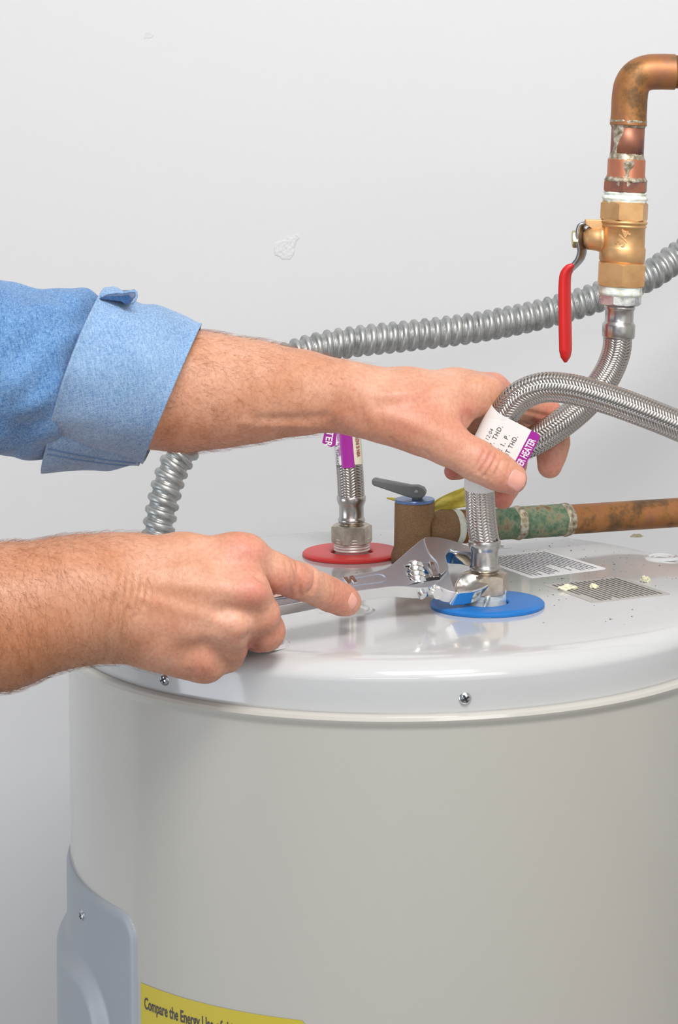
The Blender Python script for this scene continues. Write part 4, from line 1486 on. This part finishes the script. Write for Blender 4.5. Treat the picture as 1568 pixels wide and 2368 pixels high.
def bounds(allpts, m_):
    P = np.array([tuple(H(a, b, d)) for a, b, d, r in allpts])
    return P.min(0) - m_, P.max(0) + m_


RED = []      # redness blobs: position, sigma, strength
HGRID = .00070

def build_hand(palm, fingers, dents, kpalm, kfinger, kroot, grid=HGRID, extra=()):
    allp = [p for ch in palm for p in ch] + [p for ch in fingers for p in ch]
    lo, hi = bounds(allp, np.array([.050, .046, .030]))
    fld = Field(lo, hi, grid)
    A = fld.new()
    for ch in palm: chain(fld, A, ch, kpalm)
    for f_ in fingers:
        Bf = fld.new(); chain(fld, Bf, f_, kfinger)
        A = fld.merge(A, Bf, kroot)
    for ch, k in extra: chain(fld, A, ch, k)
    # creases and ridges follow the skin: drop them on the first surface, then cut and rebuild
    V, Q = surface(A, fld)
    from mathutils.bvhtree import BVHTree
    bv = BVHTree.FromPolygons(V.tolist(), Q.tolist())
    for (p, q, sg, amp) in dents:
        pts = []; n = max(2, int(math.hypot(p[0] - q[0], p[1] - q[1]) / 8))
        for i in range(n + 1):
            f = i / n
            bow = math.sin(f * PI) * 2.0
            x, y = p[0] + (q[0] - p[0]) * f + bow, p[1] + (q[1] - p[1]) * f
            h, _, _, _ = bv.ray_cast(CAM, ray(x, y).normalized())
            if h is not None and abs((h - CAM).y - (p[2] + q[2]) / 2) < .035: pts.append(h)
        if len(pts) >= 2: fld.dentpoly(A, pts, sg, amp * (1.8 if sg < .0016 else 1))
    return surface(A, fld)

# ---- upper hand (left hand, back towards the lens, thumb below)
pal = [
    # forearm: two parallel strands make the oval section
    [(60, 880, 1.535, 158), (250, 888, 1.55, 152), (430, 903, 1.565, 134), (520, 905, 1.572, 121), (600, 905, 1.580, 108), (700, 908, 1.590, 91), (790, 912, 1.598, 72), (850, 918, 1.602, 66)],
    [(60, 880, 1.565, 150), (430, 903, 1.590, 124), (600, 905, 1.600, 98), (700, 906, 1.610, 84), (790, 912, 1.618, 68), (850, 915, 1.622, 60)],
    [(770, 930, 1.600, 58), (850, 945, 1.600, 60)],
    # metacarpals
    [(830, 925, 1.598, 58), (920, 932, 1.597, 55), (1020, 925, 1.606, 48), (1105, 915, 1.617, 42), (1128, 915, 1.621, 38)],
    [(830, 912, 1.608, 58), (940, 905, 1.612, 49), (1050, 901, 1.626, 43), (1138, 900, 1.640, 39)],
    [(830, 905, 1.625, 50), (950, 902, 1.635, 42), (1120, 905, 1.662, 36)],
    [(830, 905, 1.635, 44), (940, 905, 1.650, 38), (1075, 915, 1.678, 32)],
    # thumb base and web
    [(840, 945, 1.598, 54), (900, 965, 1.594, 54), (960, 985, 1.590, 54), (1020, 1012, 1.588, 52)],
    [(940, 950, 1.597, 50), (1020, 955, 1.600, 44), (1058, 962, 1.603, 34)],
    [(900, 950, 1.615, 54), (990, 970, 1.620, 46)],
]
fin = [
    # thumb
    [(985, 1000, 1.5890, 50), (1045, 1032, 1.5865, 46), (1090, 1058, 1.5865, 44), (1112, 1070, 1.5865, 43.5), (1150, 1090, 1.5870, 41), (1182, 1106, 1.5878, 37)],
    # index
    [(1118, 922, 1.622, 38), (1165, 925, 1.645, 34), (1235, 948, 1.676, 32), (1265, 958, 1.682, 33), (1282, 985, 1.685, 30), (1285, 1022, 1.683, 30), (1276, 1050, 1.680, 31), (1271, 1078, 1.677, 28)],
    # middle
    [(1140, 902, 1.648, 36), (1190, 935, 1.695, 33), (1210, 965, 1.718, 32), (1200, 1020, 1.722, 29), (1188, 1075, 1.715, 27), (1172, 1125, 1.702, 27), (1162, 1153, 1.692, 25)],
    # ring
    [(1115, 910, 1.668, 34), (1150, 945, 1.715, 32), (1148, 1000, 1.735, 29), (1100, 1050, 1.735, 26), (1060, 1082, 1.725, 23), (1047, 1090, 1.718, 20)],
    # little finger
    [(1075, 915, 1.680, 30), (1100, 950, 1.725, 28), (1080, 1000, 1.745, 25), (1030, 1030, 1.735, 22)],
]
S = lambda a, b, d, c, e, f_, sg, amp: ((a, b, d), (c, e, f_), sg, amp)
D1 = 1.578
den = [
    # web crease between thumb and index
    S(1084, 968, 1.592, 1104, 1000, 1.592, .0034, .0034), S(1060, 930, 1.585, 1090, 985, 1.590, .0030, .0012),
    # thumb knuckle creases
    S(1150, 1052, 1.575, 1122, 1100, 1.573, .0009, .0009), S(1136, 1050, 1.575, 1108, 1092, 1.573, .0009, .0007), S(1158, 1068, 1.574, 1138, 1106, 1.573, .0008, .0004), S(1122, 1044, 1.575, 1098, 1084, 1.573, .0009, .0004),
    S(1142, 1066, 1.574, 1126, 1090, 1.573, .0022, -.0006), S(1178, 1074, 1.574, 1160, 1128, 1.573, .0007, .0003),
    # tendon towards the index knuckle and thumb
    S(880, 915, 1.585, 1090, 890, 1.600, .0030, -.0008), S(900, 960, 1.580, 1010, 1005, 1.577, .0030, -.0009),
    S(880, 938, 1.582, 1040, 925, 1.592, .0038, .0010),
    # tendon hollow on the wrist
    S(600, 972, 1.565, 750, 965, 1.582, .0028, .0012), S(560, 978, 1.56, 760, 990, 1.582, .0024, -.0008),
    S(790, 930, 1.583, 840, 980, 1.583, .0040, .0010), S(800, 900, 1.582, 815, 950, 1.582, .0014, .0004), S(822, 905, 1.582, 838, 960, 1.582, .0012, .0004),
    # creases below the thumb base
    S(905, 1015, 1.590, 925, 1052, 1.592, .0010, .0005), S(935, 1030, 1.588, 952, 1062, 1.590, .0010, .0005), S(960, 1040, 1.586, 980, 1072, 1.588, .0010, .0005), S(985, 1045, 1.584, 1010, 1078, 1.586, .0009, .0004),
    # knuckle bump
    S(1150, 885, 1.630, 1160, 890, 1.635, .0050, -.0014), S(1100, 880, 1.606, 1112, 885, 1.608, .0050, -.0008),
    # fold of flesh on curled fingers
    S(1205, 948, 1.660, 1298, 972, 1.668, .0012, .0007), S(1250, 1030, 1.665, 1300, 1012, 1.668, .0009, .0006),
]
V1, Q1 = build_hand(pal, fin, den, .010, .0050, .0055)
RED += [(H(1125, 1060, 1.575), .008, .55), (H(1060, 1000, 1.58), .016, .35), (H(1150, 880, 1.63), .012, .6), (H(960, 960, 1.58), .02, .35), (H(1090, 960, 1.59), .008, .8),
        (H(1262, 955, 1.675), .012, .7), (H(1160, 1150, 1.685), .009, .9), (H(1275, 1070, 1.67), .010, .5), (H(1180, 1120, 1.575), .010, .5), (H(1045, 1090, 1.71), .012, 1.0), (H(800, 980, 1.59), .02, .3)]

# ---- lower hand (right hand closed on the wrench handle, index finger along it)
pal2 = [
    [(-260, 1455, 1.430, 172), (0, 1425, 1.448, 160), (150, 1392, 1.456, 140), (230, 1384, 1.460, 132)],
    [(-260, 1455, 1.465, 160), (0, 1425, 1.482, 148), (150, 1390, 1.487, 128), (230, 1380, 1.487, 118)],
    [(210, 1335, 1.470, 90), (300, 1322, 1.472, 80)], [(215, 1410, 1.464, 108), (300, 1415, 1.462, 96)],
    [(200, 1350, 1.492, 84), (330, 1340, 1.497, 74)],
    # metacarpals
    [(270, 1322, 1.470, 76), (420, 1300, 1.474, 60), (545, 1284, 1.478, 44), (574, 1284, 1.480, 43)],
    [(290, 1340, 1.468, 72), (500, 1330, 1.474, 50), (560, 1330, 1.476, 40)], [(290, 1410, 1.464, 72), (500, 1412, 1.466, 46)], [(270, 1370, 1.461, 72), (440, 1362, 1.460, 56), (560, 1368, 1.460, 42), (585, 1371, 1.461, 40)],
    [(270, 1415, 1.461, 78), (420, 1432, 1.459, 60), (535, 1452, 1.462, 42), (545, 1455, 1.463, 40)],
    [(280, 1440, 1.466, 84), (370, 1478, 1.466, 66), (440, 1510, 1.468, 52), (462, 1522, 1.469, 46)],
    [(350, 1400, 1.490, 76), (480, 1400, 1.494, 66)], [(420, 1320, 1.495, 60), (560, 1310, 1.502, 48)],
    [(520, 1400, 1.480, 50), (540, 1430, 1.480, 50)],
]
fin2 = [
    # index
    [(574, 1286, 1.481, 43), (640, 1326, 1.490, 42), (680, 1340, 1.500, 39.5), (705, 1348, 1.506, 38), (740, 1364, 1.516, 36.5), (764, 1375, 1.524, 36), (790, 1386, 1.532, 34), (804, 1392, 1.536, 31.5)],
    # middle
    [(583, 1376, 1.462, 41), (602, 1420, 1.468, 42), (613, 1460, 1.478, 43), (600, 1466, 1.492, 38), (560, 1450, 1.516, 32), (520, 1438, 1.533, 29)],
    # ring
    [(545, 1452, 1.464, 40), (537, 1490, 1.470, 38), (525, 1515, 1.478, 36), (495, 1468, 1.500, 31), (470, 1450, 1.520, 28)],
    # little
    [(462, 1528, 1.468, 40), (480, 1538, 1.471, 36), (482, 1530, 1.480, 34), (450, 1472, 1.498, 28)],
    # thumb, behind the handle
    [(360, 1330, 1.505, 56), (470, 1330, 1.530, 44), (560, 1345, 1.555, 36), (610, 1360, 1.562, 30)],
]
D2 = 1.45
den2 = [
    # valleys between the knuckles
    S(530, 1322, 1.452, 600, 1326, 1.455, .0048, .0009), S(510, 1412, 1.440, 572, 1412, 1.448, .0042, .0010), S(470, 1485, 1.444, 520, 1495, 1.450, .0036, .0008),
    S(598, 1330, 1.462, 626, 1352, 1.470, .0030, .0022),
    # knuckle bumps
    S(575, 1272, 1.464, 590, 1280, 1.466, .0055, -.0016), S(588, 1360, 1.448, 592, 1368, 1.448, .0048, -.0022), S(540, 1444, 1.450, 552, 1450, 1.450, .0046, -.0030), S(462, 1535, 1.456, 466, 1540, 1.456, .0050, -.0014),
    # tendons
    S(330, 1345, 1.440, 560, 1368, 1.446, .0028, -.0007), S(330, 1385, 1.438, 520, 1440, 1.446, .0028, -.0008), S(330, 1330, 1.446, 550, 1285, 1.464, .0026, -.0006),
    # cleft of the lower edge
    S(437, 1552, 1.454, 441, 1584, 1.462, .0016, .0008), S(466, 1545, 1.455, 470, 1580, 1.462, .0010, .0004),
    # index finger joint creases
    S(676, 1300, 1.492, 694, 1375, 1.489, .0010, .0009), S(686, 1302, 1.492, 690, 1380, 1.489, .0008, .0006), S(728, 1322, 1.500, 722, 1372, 1.497, .0010, .0008), S(712, 1370, 1.497, 728, 1352, 1.499, .0010, .0007),
    S(704, 1322, 1.494, 712, 1340, 1.494, .0032, -.0011), S(768, 1350, 1.510, 764, 1385, 1.508, .0008, .0004), S(776, 1354, 1.513, 772, 1390, 1.511, .0008, .0003),
    S(660, 1300, 1.488, 672, 1380, 1.484, .0009, .0003), S(575, 1475, 1.462, 585, 1500, 1.470, .0030, .0022),
]
for i in range(4):      # wrinkles at the wrist
    x0 = 262 + i * 14; y0 = 1418 + i * 5
    den2.append(S(x0 + 6, y0 - 36 + i * 9, 1.437, x0 - 24 + i * 3, y0 + 112 - i * 4, 1.446, .0014 if i % 2 == 0 else .0010, .0010 if i % 2 == 0 else .0004))
for i in range(5):
    x0 = 262 + i * 16
    den2.append(S(x0 + 18, 1330 + i * 3, 1.44, x0 + 6, 1400, 1.437, .0010, .0003))
V2, Q2 = build_hand(pal2, fin2, den2, .011, .0050, .0050)
RED += [(H(578, 1270, 1.465), .012, .6), (H(590, 1365, 1.448), .010, .65), (H(550, 1470, 1.45), .008, .25), (H(470, 1540, 1.455), .012, .4), (H(700, 1335, 1.49), .010, .45), (H(790, 1390, 1.52), .014, .5),
        (H(620, 1470, 1.465), .014, .45), (H(575, 1490, 1.475), .010, .8), (H(640, 1370, 1.485), .012, .7), (H(560, 1345, 1.45), .010, .3), (H(420, 1480, 1.45), .02, .2)]
TAN = [(H(215, 1350, 1.445), .022, .70), (H(120, 1400, 1.43), .03, .70), (H(20, 1450, 1.42), .04, .75), (H(-60, 1470, 1.42), .05, .6), (H(340, 1360, 1.44), .02, .3), (H(520, 830, 1.54), .03, .18), (H(660, 940, 1.56), .03, .22)]

person = thing('person', H(0, 1100, 1.52), 'person with rolled denim sleeve, one hand round a hose, one on a wrench', 'person')
Vb = np.concatenate([V1, V2]); Qb = np.concatenate([Q1, Q2 + len(V1)])
me = bpy.data.meshes.new('body')
me.vertices.add(len(Vb)); me.vertices.foreach_set('co', Vb.astype(np.float32).ravel())
me.loops.add(len(Qb) * 4); me.loops.foreach_set('vertex_index', Qb.astype(np.int32).ravel())
me.polygons.add(len(Qb)); me.polygons.foreach_set('loop_start', np.arange(len(Qb), dtype=np.int32) * 4)
me.update(calc_edges=True); me.validate()
me.polygons.foreach_set('use_smooth', [True] * len(me.polygons))
def blobs(L):
    out = np.zeros(len(Vb))
    for (p, sg, st) in L:
        d2 = ((Vb - np.array(tuple(p))) ** 2).sum(1)
        out = np.maximum(out, st * np.exp(-d2 / (2 * sg * sg)))
    return np.clip(out, 0, 1).astype(np.float32)
for nm, L in (('redness', RED), ('tan', TAN)):
    a = me.attributes.new(nm, 'FLOAT', 'POINT'); a.data.foreach_set('value', blobs(L))
body = bpy.data.objects.new('body', me); C.objects.link(body); me.materials.append(M['skin'])
attach(body, person)
body['label'] = 'bare forearms and hands'

# ---- fingernails: curved plates lying on the finger tips
from mathutils.bvhtree import BVHTree
bvh = BVHTree.FromPolygons([Vector(v) for v in Vb.tolist()], [tuple(q) for q in Qb.tolist()])
def nail(px, py, ax_, L, W, label, depth=.0004):
    """laid on the skin by casting towards it along the local normal"""
    d = ray(px, py).normalized()
    hit, nrm, idx, dist = bvh.ray_cast(CAM, d)
    n = nrm.normalized()
    e1 = H(px + ax_[0] * 10, py + ax_[1] * 10, (hit - CAM).y) - H(px, py, (hit - CAM).y)
    e1 = (e1 - n * e1.dot(n)).normalized(); e2 = n.cross(e1)
    V = []; Fc = []; nu, nv = 16, 16
    for i in range(nu + 1):
        for j in range(nv + 1):
            u = i / nu * 2 - 1; v = j / nv * 2 - 1
            # superellipse outline: square base, round free edge
            w_ = (1 - abs(u) ** (5 if u < 0 else 2.6)) ** (.5)
            x = u * L / 2; y = v * w_ * W / 2 * (1 + .05 * u)
            p = hit + e1 * x + e2 * y + n * .01
            h2, n2, _, _ = bvh.ray_cast(p, -n)
            q = h2 if h2 is not None else p - n * .01
            base = hit + e1 * x + e2 * y
            edge = max(abs(u) ** 4, abs(v) ** 6)
            flat = base - n * (y * y / (W * .95)) - n * (max(0, u) ** 2 * .0006)
            q = q.lerp(flat, .35) if (q - flat).length < .004 else q
            V.append(q + n * (depth * (1 - edge) + .00002))
    for i in range(nu):
        for j in range(nv):
            a = i * (nv + 1) + j; Fc.append((a, a + 1, a + nv + 2, a + nv + 1))
    o = mesh_obj('fingernail', V, Fc, M['nail'], body)
    if o.data.polygons[100].normal.dot(n) < 0: o.data.flip_normals()
    return o
nail(1196, 1113, (.86, .50), .0138, .0145, '')
nail(817, 1391, (.80, .55), .0095, .0105, '')

# ---- hair on the forearms
def hairs(name, region, count, m, lmin, lmax, dirn, seed, curl=1.0):
    rg = np.random.RandomState(seed)
    cand = np.where(region(Vb))[0]
    nrm = np.zeros((len(Vb), 3), np.float32); me.vertex_normals.foreach_get('vector', nrm.ravel()) if False else None
    nn = np.empty(len(Vb) * 3, np.float32); me.vertices.foreach_get('normal', nn); nn = nn.reshape(-1, 3)
    ch = rg.choice(cand, count)
    V = []; Fc = []
    for c in ch:
        p = Vector(Vb[c]); n = Vector(nn[c].tolist())
        if n.y > .45: continue
        L = rg.uniform(lmin, lmax); r = .000040 + .000018 * rg.rand()
        d0 = Vector(dirn(p)) + Vector(rg.normal(0, .45, 3).tolist())
        d0 = (d0 - n * d0.dot(n)).normalized()
        bend = rg.normal(0, 1) * curl; side = n.cross(d0)
        k = len(V); segs = 5; q = p.copy()
        dr = (d0 + n * rg.uniform(.15, .8)).normalized()
        for i in range(segs + 1):
            f = i / segs; w_ = r * (1 - .75 * f)
            dl = (d0 * math.cos(bend * f) + side * math.sin(bend * f)).normalized()
            s2 = dl.cross(n)
            V += [q + s2 * w_, q - s2 * w_ * .5 + n * w_, q - s2 * w_ * .5 - n * w_]
            q = q + (dl + n * (.42 * (1 - f * 1.9)) * 1).normalized() * (L / segs)
        for i in range(segs):
            a = k + i * 3
            for j in range(3):
                l = (j + 1) % 3; Fc.append((a + j, a + l, a + 3 + l, a + 3 + j))
    return mesh_obj(name, V, Fc, m, body, kind='stuff')
xa, xb = H(380, 900, 1.57).x, H(860, 900, 1.60).x
zmid = H(500, 1150, 1.55).z
def reg_up(P):
    w_ = (P[:, 2] > zmid) & (P[:, 0] > xa)
    dens = np.clip((xb - P[:, 0]) / (xb - xa) * 1.25, 0, 1)
    rg = np.random.RandomState(1); return w_ & (rg.rand(len(P)) < dens ** 1.1)
xc, xd = H(-20, 1400, 1.46).x, H(390, 1350, 1.46).x
def reg_lo(P):
    w_ = (P[:, 2] < zmid) & (P[:, 0] > xc - .01)
    dens = np.clip((xd - P[:, 0]) / (xd - xc) * 1.35, 0, 1)
    rg = np.random.RandomState(2); return w_ & (rg.rand(len(P)) < dens)
hairs('arm_hair', reg_up, 2600, M['hair_brown'], .006, .014, lambda p: (.75, 0, -.35), 11, 1.3)
hairs('arm_hair', reg_lo, 5200, M['hair_brown'], .006, .012, lambda p: (.45, 0, -.9), 12, .8)

# ---- denim sleeve
def tube_rings(rings, nth, nsub, disp, name, m, parent, close_ends=False, thick=.0012):
    """rings: (centre px, py, depth, half vector (dx, dy) px, half depth m)"""
    K = []
    for (cx_, cy_, d, mx_, my_, hd_) in rings:
        c = H(cx_, cy_, d); Mv = H(cx_ + mx_, cy_ + my_, d) - c
        K.append((c, Mv, hd_))
    V = []; Fc = []; tot = (len(K) - 1) * nsub
    for i in range(tot + 1):
        s = i / nsub; k = min(int(s), len(K) - 2); f = s - k
        def cr(g):
            p = [g(K[min(max(k + o, 0), len(K) - 1)]) for o in (-1, 0, 1, 2)]
            return (p[1] * 2 + (p[2] - p[0]) * f + (p[0] * 2 - p[1] * 5 + p[2] * 4 - p[3]) * f * f + (p[1] * 3 - p[0] - p[2] * 3 + p[3]) * f ** 3) * .5
        c = cr(lambda q: q[0]); Mv = cr(lambda q: q[1]); hd_ = cr(lambda q: q[2])
        axd = Vector((0, 1, 0)) * hd_
        for j in range(nth):
            a = 2 * PI * j / nth
            dv = Mv * math.cos(a) + axd * math.sin(a) * -1
            e = disp(s, a, c + dv) if disp else 0.0
            nrm_ = (Mv.normalized() * math.cos(a) * 1 + Vector((0, -1, 0)) * math.sin(a))
            V.append(c + dv + nrm_.normalized() * e)
    for i in range(tot):
        for j in range(nth):
            l = (j + 1) % nth; Fc.append((i * nth + j, i * nth + l, (i + 1) * nth + l, (i + 1) * nth + j))
    o = fix(mesh_obj(name, V, Fc, m, parent))
    if thick:
        md = o.modifiers.new('cloth', 'SOLIDIFY'); md.thickness = thick; md.offset = -1
    return o

def fold(p, seed, sc1, amp, stretch=(1, 1, 1)):
    return amp * noise.noise(Vector((p.x * stretch[0], p.y * stretch[1], p.z * stretch[2])) * sc1 + Vector((seed, 0, 0)))

sleeve = None
def disp_sleeve(s, a, p):
    # diagonal pulls towards the cuff
    front = max(0, math.sin(a))
    u = p.x * 34 + p.z * 52
    e = .0048 * math.sin(u + 2.2 * noise.noise(p * 16)) * (.35 + .65 * front) * (1 - .8 * max(0, min(1, (s - 3) / 1.5)))
    e += fold(p, 3, 22, .0050) + fold(p, 7, 60, .0016) + .0016 * math.sin(p.x * 120 - p.z * 210 + 3 * noise.noise(p * 20)) * max(0, min(1, s - 1.2))
    return e
sleeve = tube_rings([(-190, 860, 1.50, -4, -212, .066), (0, 858, 1.515, 0, -202, .062), (70, 862, 1.522, 8, -200, .060), (150, 866, 1.53, 26, -202, .058), (190, 870, 1.535, 40, -184, .046), (215, 872, 1.54, 48, -160, .040)],
                    150, 22, disp_sleeve, 'shirt_sleeve', M['denim'], person)
def disp_cuff(s, a, p):
    e = fold(p, 1, 15, .0035) + fold(p, 5, 45, .0012)
    # open pleat on the top edge, and slight roll at both hems
    e += .0012 * math.exp(-(s / .10) ** 2) + .0010 * math.exp(-((s - 2) / .10) ** 2)
    top = math.exp(-((a if a < PI else a - 2 * PI) / .30) ** 2)
    e += top * .0040 * math.exp(-((s - .28) / .26) ** 2) - top * .0035 * math.exp(-((s - .85) / .22) ** 2)
    return e
cuff = tube_rings([(177, 846, 1.533, 58, -166, .066), (287, 873, 1.545, 58, -172, .062), (399, 910, 1.560, 66, -157, .055)], 160, 30, disp_cuff, 'rolled_cuff', M['denim_cuff'], sleeve, thick=.0022)
# inner turn of the cuff, showing below the outer layer
def disp_in(s, a, p):
    low = math.exp(-((a - PI) / .75) ** 2)
    return fold(p, 9, 40, .0030) + low * (.0030 + .0030 * math.sin(s * 5.5 + 1) * noise.noise(p * 25))
inner = tube_rings([(158, 905, 1.536, 56, -176, .046), (262, 912, 1.546, 54, -164, .042), (376, 927, 1.560, 54, -147, .040)], 140, 26, disp_in, 'cuff_underlayer', M['denim_cuff'], cuff, thick=.0015)
# seams: thin cords following the hems
def hem(ring_from, s, a0, a1, r, off, name, m, parent):
    o = ring_from; me_ = o.data
def cord(points, r, name, m, parent):
    p = Path(points, .0012); V, Fc = sweep(p, r, 8)
    return fix(mesh_obj(name, V, Fc, m, parent))

# pleat on top of the cuff: solid in darkened denim paints its shaded opening, with a rolled lip
def tuck():
    O = [(238, 684), (250, 679), (270, 677), (292, 677), (304, 675), (312, 682), (308, 692), (299, 698), (288, 691), (266, 688), (250, 686)]
    bar([H(x, y, 1.5290) for x, y in O], .022, Vector((0, 1, 0)), 'pleat_shade', M['denim_pleat_shade'], cuff, .0005)
    cord([H(x, y, 1.508) for x, y in ((232, 687), (248, 680), (270, 677), (290, 677), (303, 674), (311, 674), (316, 681), (312, 694), (304, 702))], .0009, 'pleat_lip', M['denim_cuff'], cuff)
tuck()
# seams that run along the lower turn of the cuff
bvc = BVHTree.FromPolygons([inner.matrix_basis @ v.co for v in inner.data.vertices], [tuple(p_.vertices) for p_ in inner.data.polygons])
toff = Vector((0, 0, 0)); p_ = inner.parent
while p_: toff += p_.location; p_ = p_.parent
for k, pts in enumerate(([(112, 1038), (180, 1052), (250, 1064), (322, 1072)], [(110, 1050), (180, 1063), (250, 1073), (310, 1078)])):
    W = []
    for (a, b_), (c_, d_) in zip(pts, pts[1:]):
        for i in range(8):
            x, y = a + (c_ - a) * i / 8, b_ + (d_ - b_) * i / 8
            h, n_, _, _ = bvc.ray_cast(CAM - toff, ray(x, y).normalized())
            if h is not None: W.append(h + toff - Vector((0, .0004, 0)))
    if len(W) > 4: cord(W, .0004, 'seam', M['stitch'], inner)
